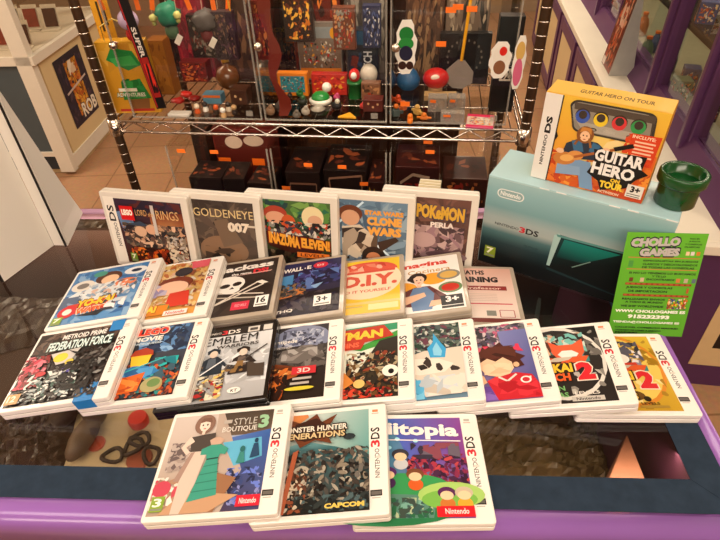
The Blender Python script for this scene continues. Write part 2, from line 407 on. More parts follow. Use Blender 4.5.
# white little stands with covers inside the cabinet
STC = [('c0b8a8', '4a2a20'), ('e0d8c8', '8a3a2a'), ('d8d0c0', '2c3a4a'), ('e6e0d4', '6a5030')]
for i in range(16):
    rr, k = divmod(i, 8)
    st = thing('card_stand', 'small white card holder in the left glass cabinet, %s row, %s from the right' % (('front', 'back')[rr], ('first', 'second', 'third', 'fourth', 'fifth', 'sixth', 'seventh', 'eighth')[k]), 'stand', group='card holders in the cabinet, %s row' % ('front', 'back')[rr])
    st.matrix_world = lc.matrix_basis @ Matrix.Translation((-.09-.105*k, .14+.3*rr, .631)) @ Matrix.Rotation(R(8), 4, 'Z')
    MB().box(-.04, 0, 0, .04, .004, .12, Matrix.Rotation(R(-16), 4, 'X')).build('back_rest', mat('white_card', 'e2dccd', .5), st)
    MB().box(-.045, -.05, 0, .045, .0, .006).build('foot', mat('white_card', 'e2dccd', .5), st)
    MB().box(-.033, -.006, .012, .033, -.002, .10, Matrix.Rotation(R(-16), 4, 'X')).build('card', mat('stand_card_%d' % (i % 4), STC[i % 4][1], .4, noise=.5, scale=40), st)

# ------------------------------------------------------------------ folded white stand on the counter
ws = thing('cardboard_stand', 'tall folded white cardboard display stand at the left end of the counter', 'stand', (0, 0, 0))
WC = mat('white_board', 'e8e3d8', .45, noise=.03, scale=4)
A_, B_, C_, D_ = (-.545, .645), (-.506, .735), (-.485, .733), (-.497, .832)
def wallp(p, q, h0, h1, th, name, sh0=0, sh1=0):
    p = Vector(p); q = Vector(q); d = (q-p).normalized(); n = Vector((-d.y, d.x))*th
    v = []
    for (P_, h, s_) in ((p, h0, sh0), (q, h1, sh1)):
        for k in (0, 1): v += [(P_.x+n.x*k, P_.y+n.y*k, ZC+.001), (P_.x+n.x*k+s_, P_.y+n.y*k, ZC+h)]
    f = [(0, 4, 5, 1), (2, 3, 7, 6), (0, 2, 6, 4), (1, 5, 7, 3), (0, 1, 3, 2), (4, 6, 7, 5)]
    return MB().add(v, f).build(name, WC, ws, .0006)
wallp(A_, B_, .46, .46, .003, 'front_panel')
wallp(B_, C_, .46, .46, .003, 'fold_panel')
wv = [(C_[0], C_[1], ZC+.001), (D_[0], D_[1], ZC+.001), (D_[0]-.03, D_[1]-.005, ZC+.09), (C_[0]-.035, C_[1]+.05, ZC+.24), (C_[0], C_[1], ZC+.30)]
MB().add(wv+[(x+.003, y, z) for x, y, z in wv], [(0, 1, 2, 3, 4), (9, 8, 7, 6, 5)]+[(i, (i+1) % 5, 5+(i+1) % 5, 5+i) for i in range(5)]).build('side_wing', WC, ws)
DK = mat('dark_seam', '15110f', .5)
MB().box(-.0012, -.0012, 0, .0012, .0012, .455).build('seam', DK, ws).location = (C_[0]+.001, C_[1]-.003, ZC+.002)
MB().box(-.0015, -.0015, 0, .0015, .0015, .455).build('seam', DK, ws).location = (A_[0]-.002, A_[1]-.001, ZC+.002)
# second, mostly out of frame
w2 = thing('card_box', 'white framed box with red and black print at the far left edge of the counter', 'box', (-.625, .655, ZC+.0008), R(-20))
MB().box(-.05, 0, 0, .05, .03, .11).build('body', WC, w2, .001)
a = Art(.09, .1, -.0005); a.r(0, 0, 1, 1, '2a1512').sc(0, 0, 1, 1, 50, .12, ['6a1f14', '3a1a14', 'c8c0b0', '8a3020', '1a1010'], 3)
a.build('print', w2, CARD).matrix_local = Matrix.Translation((0, 0-.0005, .055)) @ Matrix.Rotation(R(90), 4, 'X')

# ------------------------------------------------------------------ right purple cabinets
PFR = mat('plum_frame', '5c3560', .4, coat=.2, noise=.08, scale=8)
LED = mat('cream_ledge', 'efe8d6', .45, noise=.05, scale=8)
DKB = mat('dark_interior', '2a1c16', .6, noise=.3)
ka = -math.atan2(.175, .985)
rc = thing('wall_cabinet', 'plum purple framed glass cabinet with cream ledge running along the right side', 'cabinet', (.85, 1.15, 0), ka)
LZ = ZC-.36
MB().box(0.005, 0.01, LZ-.03, .16, 3.6, LZ).build('ledge', LED, rc, .003)
MB().box(-.0, -.015, LZ-.03, .6, .01, LZ).build('ledge', LED, rc, .003)
MB().box(.02, .02, 0, .6, 3.6, LZ-.032).build('base', mat('plum_base', '4f2a55', .5, noise=.1), rc)
MB().box(.012, .0, 0.0, .62, .02, LZ-.031).build('end_panel', mat('plum_base', '4f2a55', .5, noise=.1), rc)
for k in range(6):
    y0 = .05+.58*k
    fr = MB()
    fr.box(0, y0, .05, .02, y0+.06, LZ-.035); fr.box(0, y0+.46, .05, .02, y0+.52, LZ-.035); fr.box(0, y0+.06, .05, .02, y0+.46, .11); fr.box(0, y0+.06, LZ-.1, .02, y0+.46, LZ-.035)
    dd = fr.build('door', PFR, rc, .002)
    MB().box(.008, y0+.06, .11, .014, y0+.46, LZ-.1).build('door_panel', CREAM, dd)
sl = MB(); sl.prism([(.125, LZ+.0), (.22, LZ+.0), (.22, LZ+.07), (.16, LZ+.07)], 0, 3.6, Matrix(((1, 0, 0, 0), (0, 0, 1, 0), (0, 1, 0, 0), (0, 0, 0, 1))))
sl.build('sill', PFR, rc)
for k, y0 in enumerate((.10, .52, .97, 1.62, 2.1, 2.7, 3.3)):
    pp = MB().box(.15, y0-.03, LZ+.02, .2, y0+.03, 2.0).box(.13, y0-.012, LZ+.02, .155, y0+.012, 2.0).build('pillar', PFR, rc, .004)
for y0, y1 in ((.13, .49), (.55, .94), (1.0, 1.59), (1.65, 2.07), (2.13, 2.67), (2.73, 3.27)):
    MB().box(.172, y0, LZ+.07, .177, y1, 2.0).build('glass_pane', CG, rc)
MB().box(.15, 0, 2.0, .6, 3.6, 2.1).build('top', PFR, rc)
MB().box(.58, 0, LZ, .6, 3.6, 2.0).build('back_panel', DKB, rc)
MB().box(.2, .05, LZ+.3, .57, 3.55, LZ+.306).build('glass_shelf', clear('shelf_glass', 'd8e4dc', .1), rc)
MB().box(.2, .05, LZ, .57, 3.55, LZ+.006).build('inner_floor', mat('cabinet_floor', '9a8f7a', .5, noise=.15), rc)
rd = random.Random(9)
cols = [('b8642c', 'bronze'), ('3a2a2a', 'black'), ('d8c8a8', 'cream'), ('6a7c62', 'sage green'), ('d8a83a', 'golden'), ('3c4a78', 'navy'), ('a8342a', 'red'), ('dcd4c6', 'white'), ('7a5a90', 'violet')]
kinds = ['boxed figure', 'jar', 'boxed toy', 'stoppered bottle']
for i in range(36):
    lvl, k = divmod(i, 18)
    y = .16+.125*k; h = rd.uniform(.06, .12); c, ad = cols[(i*2+i//9) % 9]; kd = kinds[i//9]
    xx = .235+.07*(k % 2)
    t_ = thing('collectible', '%s %s on the %s of the purple glass cabinet' % (ad, kd, ('floor', 'glass shelf')[lvl]), 'collectible', group='collectibles in the purple cabinet')
    t_.matrix_world = rc.matrix_basis @ Matrix.Translation((xx, y, LZ+(.0065 if lvl == 0 else .3065))) @ Matrix.Rotation(rd.uniform(-.3, .3), 4, 'Z')
    if i//9 in (1, 3):
        MB().lathe([(.02, 0), (.027, .008), (.028, h*.5), (.02, h*.8), (.011, h*.88), (.011, h)], 16).build('body', mat('coll_'+c, c, .15, coat=.8, noise=.2), t_)
        MB().lathe([(.0125, h), (.0125, h+.01)], 12).build('lid', mat('orange_tag', 'f0761e', .5), t_)
    else:
        MB().box(-.03, -.03, 0, .03, .03, h).build('body', mat('coll_'+c, c, .3, coat=.5, noise=.3, scale=30), t_, .002)
        for q in range(2):
            aa = Art(.055, h*.94, .0302); aa.r(0, 0, 1, 1, c).sc(.06, .06, .94, .94, 20, .12, ['e8c070', 'c85a2a', '2a2224', 'd8d0c4', '8a3a28', c], i+3)
            aa.build('print', t_, CARD).matrix_local = Matrix.Translation((0, 0, h/2)) @ Matrix.Rotation(R(-90*q), 4, 'Z') @ Matrix.Rotation(R(90), 4, 'X')
        MB().box(-.0325, -.016, h*.1, -.0312, .004, h*.24).build('price_tag', mat('orange_tag', 'f0761e', .5), t_)

# standee on the ledge
sd = thing('card_standee', 'wedge shaped card standee with dark red poster print on the cream ledge', 'standee')
sd.matrix_world = rc.matrix_basis @ Matrix.Translation((.05, 1.22, LZ+.0005))
PH, PWI, PD = .36, .17, .10
wd = MB().add([(0, 0, 0), (PD, 0, 0), (PD*.5, 0, PH), (PD*.4, 0, PH), (0, PWI, 0), (PD, PWI, 0), (PD*.5, PWI, PH), (PD*.4, PWI, PH)], [(0, 1, 2, 3), (7, 6, 5, 4), (0, 3, 7, 4), (1, 5, 6, 2), (3, 2, 6, 7), (0, 4, 5, 1)])
wd.build('card_body', mat('silver_card', 'b9b8b2', .35, metal=.2, noise=.1), sd, .001)
sl_ = math.hypot(PD*.4, PH); a = Art(PWI*.97, sl_*.98, .0006)
a.r(0, 0, 1, 1, '1c0f10', '7a2418').sc(.1, .15, .9, .95, 60, .09, ['7a2a1a', 'a8432a', '4a1c18', 'd09070', '2a1414', 'c8542c'], 12, 2.5).sc(.3, .25, .7, .5, 10, .06, ['e0a890', 'd8b8a0'], 3)
a.r(.45, .03, .75, .13, 'd8d0c8').r(.76, .04, .95, .15, 'c02a30').r(.05, .9, .3, .99, 'e0d0c8')
ex = Vector((0, -1, 0)); ey = Vector((PD*.4, 0, PH)).normalized(); ez = ex.cross(ey)
mm = Matrix((ex, ey, ez)).transposed().to_4x4(); mm.translation = Vector((PD*.2, PWI/2, PH/2))
a.build('poster_print', sd, PRINT).matrix_local = mm

# cream poster taped to the near end of the base cabinet
po = thing('poster_sheet', 'cream sheet with a dark performer photo on the purple cabinet end behind the green leaflet', 'poster')
po.matrix_world = rc.matrix_basis @ Matrix.Translation((.32, -.0015, .325)) @ Matrix.Rotation(R(90), 4, 'X')
MB().box(-.14, -.23, -.0009, .14, .23, .0009).build('sheet', mat('cream_paper', 'd6bb8c', .6, noise=.06), po)
a = Art(.28, .46, .001); a.r(.15, .53, .97, .83, '1a1210').sc(.3, .58, .75, .8, 16, .06, ['c07a3a', 'e0b070', '6a3a20', '8a5a30'], 5).t('LIVE', .4, .785, .7, .81, 'd8b070')
a.build('photo', po, CARD)

# ------------------------------------------------------------------ wire rack
RO = Vector((-.555, 1.2)); kr = math.atan2(-.1357, .9907)
rk = thing('wire_shelving', 'chrome wire shelving unit with bronze posts behind the counter', 'shelving', (RO.x, RO.y, 0), kr)
W_, D_r = .925, .40
for (x, y) in ((0, 0), (W_, 0), (0, D_r), (W_, D_r)):
    px_ = MB().lathe([(.0105, 0), (.0105, 1.9)], 14, Matrix.Translation((x+(.0 if x else 0), y, 0))); po_ = px_.build('post', BRASSY, rk)
    rg = MB(); prf = []
    for k in range(72):
        z = .05+k*.025
        prf += [(.0100, z), (.0112, z+.0004), (.0112, z+.002), (.0100, z+.0024)]
    rg.lathe(prf, 12, Matrix.Translation((x, y, 0)), caps=False)
    rg.build('ringed_sleeve', CHROME, po_)
def shelf(z, trusses=True):
    s_ = MB()
    for y in (0, D_r):
        s_.tube([(0, y, z), (W_, y, z)], .0034); s_.tube([(0, y, z-.026), (W_, y, z-.026)], .0034)
        n = 26; pts = [(.012+(W_-.024)*i/n, y, z-.003 if i % 2 else z-.024) for i in range(n+1)]
        s_.tube(pts, .0017, 6)
    for x in (0, W_):
        s_.tube([(x, 0, z), (x, D_r, z)], .0034); s_.tube([(x, 0, z-.026), (x, D_r, z-.026)], .0034)
    for i in range(1, 34): s_.tube([(W_*i/34, 0, z-.0045), (W_*i/34, D_r, z-.0045)], .0014, 5)
    for y in (.13, .27): s_.tube([(0, y, z-.008), (W_, y, z-.008)], .002, 5)
    so = s_.build('wire_shelf', CHROME, rk)
    for (x, y) in ((0, 0), (W_, 0), (0, D_r), (W_, D_r)): MB().lathe([(.0114, z-.032), (.016, z-.032), (.0145, z+.006), (.0114, z+.006)], 14, Matrix.Translation((x, y, 0))).build('corner_sleeve', CHROME, so)
SZ = ZC+.012
shelf(SZ); shelf(ZC-.36); shelf(.12); shelf(ZC+.62)
RM = rk.matrix_basis
def onrack(s_, t_, z): return RM @ Vector((s_, t_, z))
def rp(px, py, z): # photo point on a level -> world, with rack frame
    return unz(px, py, z)

def acrylic_box(label, s0, s1, zb, h, dep, knob_z, tint=None):
    b_ = thing('acrylic_case', label, 'display case'); b_.matrix_world = RM @ Matrix.Translation((s0, .012, zb))
    w_ = s1-s0; t = .003
    MB().box(0, dep-t, 0, w_, dep, h).build('back_panel', ACRYL, b_)
    MB().box(0, t, 0, t, dep-t, h).build('side_panel', ACRYL, b_); MB().box(w_-t, t, 0, w_, dep-t, h).build('side_panel', ACRYL, b_)
    MB().box(t, t, 0, w_-t, dep-t, t).build('bottom_panel', ACRYL, b_)
    MB().box(0, 0, h, w_, dep, h+t).build('top_panel', ACRYL, b_)
    d_ = MB().box(.002, 0, .002, w_-.002, t, h-.002).build('door', ACRYL, b_)
    e_ = MB()
    for x in (0, w_-.0035): e_.box(x, -.0008, 0, x+.0035, .003, h)
    e_.box(0, -.0008, 0, w_, .003, .003)
    e_.build('edge_trim', ACEDGE, d_)
    MB().lathe([(.004, 0), (.004, .006), (.0085, .009), (.0095, .014), (.007, .02), (.002, .022)], 16, Matrix.Translation((.012, 0, knob_z)) @ Matrix.Rotation(R(90), 4, 'X')).build('knob', CHROME, d_)
    e2 = MB().box(w_-.035, -.002, .01, w_-.02, .0, .022).build('hinge', ACEDGE, d_)
    return b_
acrylic_box('clear acrylic display case at left on the upper wire shelf', .045, .350, SZ+.004, .42, .33, .165)
acrylic_box('clear acrylic display case in the middle of the upper wire shelf', .356, .630, SZ+.004, .42, .33, .165)
acrylic_box('clear acrylic display case at right on the upper wire shelf', .636, .885, SZ+.004, .42, .33, .165)
LZB = ZC-.356
acrylic_box('clear acrylic display case at left on the lower wire shelf', .10, .35, LZB, .30, .33, .15)
acrylic_box('clear acrylic display case in the middle of the lower wire shelf', .356, .630, LZB, .30, .33, .15)
acrylic_box('clear acrylic display case at right on the lower wire shelf', .636, .885, LZB, .30, .33, .15)

# dark cabinet standing behind the rack
bk = thing('tall_cupboard', 'dark brown cupboard standing behind the wire shelving', 'cupboard', (-.555, 1.2, 0), kr)
bk.matrix_world = RM @ Matrix.Translation((.10, .50, 0))
MB().box(0, 0, 0, .72, .35, 1.75).build('body', mat('dark_cupboard', '3a2319', .4, noise=.35, scale=6), bk)
for k in range(2): MB().box(.01+.355*k, -.012, .05, .35+.355*k, 0, 1.7).build('door', mat('cupboard_door', '45291c', .35, noise=.3, scale=7, coat=.2), bk, .002)

# ================================================================== TOYS ON THE RACK
def M_(name, c, r=.4, **k): return mat(name+'_'+c, c, r, **k)
def tm(c, r=.45): return mat('toy_'+c, c, r, noise=.12, coat=.25)
def put(o, p, rz=0): o.location = p; o.rotation_euler = (0, 0, rz+kr); return o
SZT = SZ+.0075
def boxy(name, label, cat, px, py, w, d, h, c, z=SZT, rz=0, art=None, tagc=None, tagpos=(0, .7), group=None):
    """box whose lower front edge stands at the photo point on level z"""
    p = unz(px, py, z); o = thing(name, label, cat, (p.x, p.y, z), kr+R(rz), group)
    MB().box(-w/2, 0, 0, w/2, d, h).build('body', tm(c, .35), o, min(w, d, h)*.04)
    if art:
        a = Art(w*.94, h*.94, .0004); art(a); a.build('front_print', o, CARD).matrix_local = Matrix.Translation((0, 0, h/2)) @ Matrix.Rotation(R(90), 4, 'X')
    if tagc:
        MB().box(w*tagpos[0]-.011, -.0025, h*tagpos[1], w*tagpos[0]+.011, -.0012, h*tagpos[1]+.010).build('price_tag', M_('sticker', tagc, .6), o, 0)
    return o
def busy(bg, pal, n=40, size=.09, seed=1, bg2=None):
    def f(a): a.r(0, 0, 1, 1, bg, bg2 or bg).sc(.03, .03, .97, .97, n, size, pal, seed)
    return f
ORT = 'ff7a1e'
# --- left acrylic box
def bagart(a):
    a.r(0, 0, 1, 1, 'e0a32a', 'c98a1c').sc(0, 0, 1, .5, 12, .12, ['e6b040', 'd09428'], 2)
    a.poly([(.12, .22), (.3, .05), (.75, .1), (.88, .3), (.55, .38)], '1f8a3e').poly([(.2, .2), (.7, .16), (.8, .3), (.3, .32)], '3fae55')
    a.poly([(.3, .55), (.75, .5), (.9, .8), (.25, .82)], '1f7a34').sc(.3, .5, .8, .8, 14, .07, ['2a9044', '1a6a30', '3aa04c'], 3)
    a.poly([(.35, .82), (.85, .8), (.8, .97), (.4, .97)], '8a5a30')
    a.to('ADVENTURES', .12, .71, .78, .77, 'f4efdc', '3a6a30').r(.2, .64, .62, .69, 'f4efdc').r(.1, .96, .9, 1, 'b02a1c')
gb = boxy('gift_bag', 'yellow and green gift bag with white lettering at left end of the wire shelf', 'bag', 139, 113, .105, .03, .16, 'd9a02a', rz=6, art=bagart)
MB().tube([(-.03, .005, .159), (-.03, .005, .19), (0, .005, .205), (.03, .005, .19), (.03, .005, .159)], .0015, 6).build('handle', tm('c8b060'), gb)
def strap(name, label, p0, p1, wd, c, pat, cat='lanyard'):
    p0 = Vector(p0); p1 = Vector(p1); d = p1-p0; L = d.length
    o = thing(name, label, cat)
    zax = d.normalized(); xax = Vector((1, 0, 0)); yax = zax.cross(xax).normalized(); xax = yax.cross(zax)
    o.matrix_world = Matrix.Translation(p0) @ Matrix((xax, yax, zax)).transposed().to_4x4()
    MB().box(-wd/2, -.001, 0, wd/2, .001, L).build('strap', tm(c, .6), o)
    a = Art(wd*.9, L*.98, .0012); pat(a)
    a.build('strap_print', o, CARD).matrix_local = Matrix.Translation((0, 0, L/2)) @ Matrix.Rotation(R(90), 4, 'X')
    return o
def lp(a):
    a.r(0, 0, 1, 1, '120d0e').r(0, 0, .16, 1, 'a81c1c').r(.2, .66, .95, .93, 'a5201a').t('SUPER', .3, .47, .8, .66, 'e8e0d4', rot=270, bold=.03).sc(.3, .7, .9, .9, 12, .12, ['e03020', '200c0c'], 2)
strap('lanyard', 'black and red printed lanyard hanging over the yellow gift bag', onrack(.122, .006, SZ+.03), onrack(.095, .0, SZ+.36), .022, '17100f', lp)
def charm(name, label, px, py, t_, r, c, c2, bumpy=0, tagw=True, h2=.03, group=None):
    """plush ball charm with a body hanging on a string from the case roof at depth t_ in the rack"""
    # find the point at depth t_
    d = CX*((px-360)/545) + CD*((py-270)/545) + CF
    n = Vector((-math.sin(kr), math.cos(kr), 0)); q = RM @ Vector((0, t_, 0)); s_ = (q-CP).dot(n)/d.dot(n); p = CP+d*s_
    o = thing(name, label, 'keyring', p, kr, group)
    MB().ball((0, 0, 0), r, r, r*.95, 18, None, None, bumpy, 3).build('ball', tm(c, .7), o)
    MB().ball((0, .0, -r*1.35), r*.62, r*.5, r*.7, 14, None, None, .1, 5).build('body', tm(c2, .7), o)
    MB().tube([(0, 0, r*.9), (0.002, 0, r+.03), (0, 0, SZ+.42-p.z)], .0008, 5).build('string', tm('c8b8a0'), o)
    if tagw: MB().box(-.006, -.001, -.011, .006, 0, .011, Matrix.Translation((r*.7, -r*.6, -r*1.9)) @ Matrix.Rotation(R(35), 4, 'Y')).build('paper_tag', tm('f0ece0'), o)
    return o
charm('ball_charm', 'lilac ball charm with a red body hanging in front of the yellow gift bag', 128, 20, .02, .021, 'b7a0bd', 'b81f1c', tagw=False)
charm('pompom_charm', 'large green pompom charm with white tag in the left acrylic case', 168, 14, .06, .025, '17775a', '4e6e50', .35)
charm('pompom_charm', 'spiky dark grey pompom charm with dark red body in the left acrylic case', 204, 20, .06, .022, '4c4644', '6a1c20', .5)
charm('pompom_charm', 'small bright yellow pompom charm in the left acrylic case', 219, 18, .10, .014, 'e6c020', 'c8761c', .6, False)
charm('pompom_charm', 'small pale green pompom charm left of the large green one', 153, 18, .07, .008, 'c8c878', 'a8b060', .3, False)
charm('pompom_charm', 'small pale green pompom charm right of the large green one', 177, 15, .05, .008, 'ccc878', 'b0b060', .3, False)
for i, px in enumerate((101, 137, 152, 188, 213, 228)):
    d = CX*((px-360)/545) + CD*((4-270)/545) + CF; n = Vector((-math.sin(kr), math.cos(kr), 0)); q = RM @ Vector((0, .03+.012*i, 0)); s_ = (q-CP).dot(n)/d.dot(n); p = CP+d*s_
    o = MB().box(-.005, -.0006, -.012, .005, .0006, .012).build('price_tag', M_('sticker', ORT, .6)); o.location = p; o.rotation_euler = (0, R(12*(i % 3-1)), kr)
    tag(o, 'orange price tag hanging high in the left acrylic case, %s from the left' % ('first', 'second', 'third', 'fourth', 'fifth', 'sixth')[i], 'tag', 'hanging orange price tags')
def folded(label, px, py, rz, z):
    p = unz(px, py, z); o = thing('folded_card', label, 'card', p, kr+R(rz)); MB().box(-.02, 0, 0, .02, .0015, .10).build('card', tm('e0a028', .5), o)
    MB().box(-.008, -.0012, .02, -.004, -.0002, .08).box(.004, -.0012, .03, .008, -.0002, .07).build('lettering', tm('3a2a18', .5), o); return o
folded('yellow folded card hanging at the left end of the wire shelf beside the lilac ball', 110, 40, 60, SZ+.16)
folded('yellow folded card standing at the right side of the left acrylic case', 234, 42, -62, SZ+.15)
# flask
p = unz(230, 88, SZT); fl = thing('glass_flask', 'round glass flask with gold cap and dark amber contents in the left acrylic case', 'flask', p+Vector((0, 0, .0)), kr)
MB().lathe([(.012, 0), (.026, .012), (.031, .03), (.024, .05), (.008, .058), (.008, .066)], 20).build('bulb', mat('amber_glass', '6b4020', .08, coat=.8, noise=.3), fl)
MB().lathe([(.0095, .066), (.0095, .08), (.006, .084)], 14).build('cap', mat('gold_cap', 'd9a63a', .3, metal=.7), fl)
boxy('tin_box', 'small blue tin box with orange edge in the left acrylic case', 'box', 213, 104, .045, .03, .022, '5c8ea8', art=lambda a: a.r(0, 0, 1, .3, 'd86a20'))
boxy('figure_box', 'dark red figure box behind the flask in the left acrylic case', 'box', 196, 82, .07, .04, .05, '5a1a16', art=busy('6a1c18', ['a03020', '2a1010', 'c86a30'], 20, .12, 3))
boxy('figure_box', 'black figure box standing behind the black and red lanyard', 'box', 185, 72, .05, .06, .12, '1c1414', art=busy('1c1414', ['3a2a28', '5a2018', '20302c'], 20, .12, 4))
boxy('figure_box', 'brown box with faint print beside the yellow gift bag', 'box', 168, 95, .04, .04, .13, '8a5420', art=busy('96601f', ['7a4818', 'a87028'], 16, .12, 5))
boxy('figure_box', 'dark brown box with small dots at the right of the left acrylic case', 'box', 240, 105, .04, .04, .035, '4a2a1c', art=lambda a: a.r(0, 0, 1, 1, '4a2a1c').e(.3, .4, .08, .1, 'd8b080').e(.6, .6, .08, .1, 'd8b080'))
for i, (px, py, c, n_) in enumerate(((178, 100, 'b01c18', 'red'), (186, 94, 'c02820', 'crimson'), (194, 98, '8a1a14', 'dark red'))):
    p = unz(px, py, SZT+.008); o = MB().ball((0, 0, .007), .016, .012, .007, 12, None, None, .4, i).build('toy_car', tm(c, .3)); o.location = (p.x, p.y, SZT); tag(o, '%s toy car lying beside the gift bag on the wire shelf' % n_, 'toy car')
ww = [('f0e0c8', 'cream'), ('2a1c18', 'black capped'), ('d85a20', 'orange'), ('f4f0e8', 'white'), ('3a2a20', 'dark brown'), ('c8a070', 'tan')]
for i, (px, py) in enumerate(((198, 113), (206, 111), (217, 114), (224, 117), (229, 111), (235, 114))):
    p = unz(px, py, SZT); o = thing('mini_figure', '%s miniature piece in the front row of the left acrylic case' % ww[i][1], 'miniature', p, kr, 'miniatures in the left acrylic case')
    MB().lathe([(.006, 0), (.007, .004), (.0045, .011)], 12).build('base', tm(ww[(i+2) % 6][0]), o); MB().ball((0, 0, .016), .0065, None, None, 12).build('head', tm(ww[i][0]), o)
o = MB().box(-.025, -.01, 0, .025, .012, .006).build('white_tray', tm('d8d4cc', .3), None, .001); put(o, unz(180, 115, SZT)); tag(o, 'flat white tray at the foot of the gift bag', 'tray')
# --- middle box
boxy('blister_pack', 'tall dark blister pack with orange flame header at left in the middle acrylic case', 'package', 285, 66, .085, .03, .15, '3a1a14', art=lambda a: a.r(0, 0, 1, 1, '2c1512').r(0, 0, 1, .3, 'b83a18', '5a2014').sc(.05, .3, .95, .95, 30, .09, ['6a3018', '8a2a18', '1c1010', 'c87030'], 7).t('ACTION', .15, .33, .8, .4, 'e8b030').r(.05, .5, .35, .6, 'ff7a1e').r(.6, .5, .95, .6, 'ff7a1e'))
boxy('blister_pack', 'wide silver blister pack with small coloured figures in the middle acrylic case', 'package', 322, 80, .11, .025, .14, '7a7068', art=lambda a: a.r(0, 0, 1, 1, '857a70', '6a4a30').r(.05, .05, .9, .25, '8e9698').e(.85, .16, .09, .1, 'e8a020').r(0, .8, 1, 1, 'c8701c').sc(.1, .3, .9, .8, 26, .05, ['c02a20', 'e8a838', '20201c', 'd8d0c0', '98908a', '7a7470'], 5))
def skb(a): a.r(0, 0, 1, 1, '1c2430').r(0, 0, 1, .25, '1c4a6a').e(.12, .3, .1, .07, '0c1014').t('STITCH', .5, .38, .8, .92, 'c8ccd0', rot=90, bold=.02).r(.55, .2, .9, .29, 'ff7a1e').sc(.05, .4, .45, .9, 12, .1, ['243a5a', '20283a', '6a2a20'], 3)
boxy('blister_pack', 'navy package with vertical grey lettering at right in the middle acrylic case', 'package', 364, 84, .075, .03, .13, '1a2230', art=skb)
boxy('game_diorama', 'orange framed box with blue platform scene print in the middle acrylic case', 'box', 294, 96, .072, .02, .055, 'e0801c', art=lambda a: a.r(0, 0, 1, 1, 'e8861c').r(.07, .1, .93, .85, '2a8a9c').sc(.1, .15, .9, .8, 22, .06, ['b84a1c', '1c3a4a', 'e8d8b0', '3ab0c0', '6a3a20'], 9))
boxy('red_package', 'bright red package behind the green dome in the middle acrylic case', 'package', 330, 95, .085, .02, .05, 'b82218', art=busy('c02a1c', ['d83a24', 'e8a030', '901a14'], 20, .1, 8))
def ballon(name, label, cat, px, py, r, c, z=SZT, n=18, flat=1):
    p = unz(px, py, z); o = MB().ball((0, 0, r*flat), r, r, r*flat, n).build(name, tm(c, .3)); o.location = (p.x, p.y, z); return tag(o, label, cat)
p = unz(321, 103, SZT); o = thing('dome_toy', 'green dome toy with a white rim in the middle acrylic case', 'toy', p, kr)
MB().lathe([(.018, 0), (.026, .004), (.027, .010), (.022, .013)], 22).build('rim', tm('eeeadf', .3), o); MB().ball((0, 0, .012), .022, .022, .016, 20).build('dome', tm('1f8a3a', .3), o)
ballon('white_ball', 'white ball above the green dome in the middle acrylic case', 'ball', 327, 92, .0115, 'f0ece4', SZT+.012)
p = unz(355, 97, SZT); o = thing('green_pot', 'small green cylinder pot holding a red and white capsule in the middle acrylic case', 'pot', p, kr)
MB().lathe([(.0155, 0), (.0155, .032), (.0175, .032), (.0175, .04), (.014, .04)], 20).build('pot', tm('156a2c', .35), o)
MB().ball((0, 0, .052), .0135, None, .016, 16).build('capsule', tm('c8221c', .3), o); MB().ball((0, -.008, .054), .008, .008, .009, 14).build('white_front', tm('f4eee4', .3), o)
ballon('egg_toy', 'large white egg toy in front of the navy package', 'toy', 369, 84, .021, 'ddd6c8', SZT+.02, flat=1.15)
boxy('figure_box', 'brown card box with small red print under the white egg', 'box', 371, 100, .045, .02, .04, '7a5038', art=busy('8a5c40', ['a83a20', 'c89060', '4a3020'], 12, .1, 6))
boxy('figure_box', 'dark red box with gold dots at the right front of the middle acrylic case', 'box', 373, 112, .045, .03, .028, '5a2018', art=lambda a: a.r(0, 0, 1, 1, '5a2018').e(.25, .3, .06, .1, 'e0b080').e(.5, .6, .06, .1, 'e0b080').e(.75, .35, .06, .1, 'e0b080'))
for (px, py, r, c, nm) in ((281, 112, .013, '3c3430', 'dark grey'), (271, 115, .011, '8a6a50', 'tan'), (303, 106, .012, '1c2418', 'black'), (300, 97, .009, '1f6a30', 'leaf green'), (337, 110, .012, '18181c', 'jet black'), (339, 92, .011, '2a5a9a', 'blue'), (337, 100, .008, 'c84a78', 'pink'), (282, 92, .007, 'c83a20', 'scarlet'), (290, 98, .007, '2a1c14', 'brown'), (306, 115, .010, 'b0a89a', 'silver grey'), (363, 109, .008, 'c0302a', 'ruby'), (297, 118, .009, '6a6258', 'smoky grey')):
    p = unz(px, py, SZT); o = thing('capsule_toy', '%s capsule toy among the small toys of the middle acrylic case' % nm, 'toy', p, kr, 'capsule toys in the middle acrylic case')
    MB().ball((0, 0, r*.9), r, r*.8, r*.9, 14, None, None, .15, int(px)).build('body', tm(c), o); MB().ball((r*.2, -r*.2, r*1.8), r*.5, None, None, 12).build('top', tm({'3c3430': '6a6058', '1c2418': '2a5a2c', '18181c': 'd8d8c8'}.get(c, c)), o)
o = MB().prism([(-.022, -.008), (.02, -.01), (.002, .016)], 0, .005).build('triangle_trinket', tm('e8a820', .35), None, .001); put(o, unz(348, 117, SZT)); tag(o, 'yellow triangular trinket at the front of the middle acrylic case', 'trinket')
o = MB().lathe([(.014, 0), (.018, .004), (.006, .010)], 16).build('spinning_top', tm('a8a094', .25)); put(o, unz(318, 110, SZT)); tag(o, 'grey spinning top in front of the green dome', 'toy')
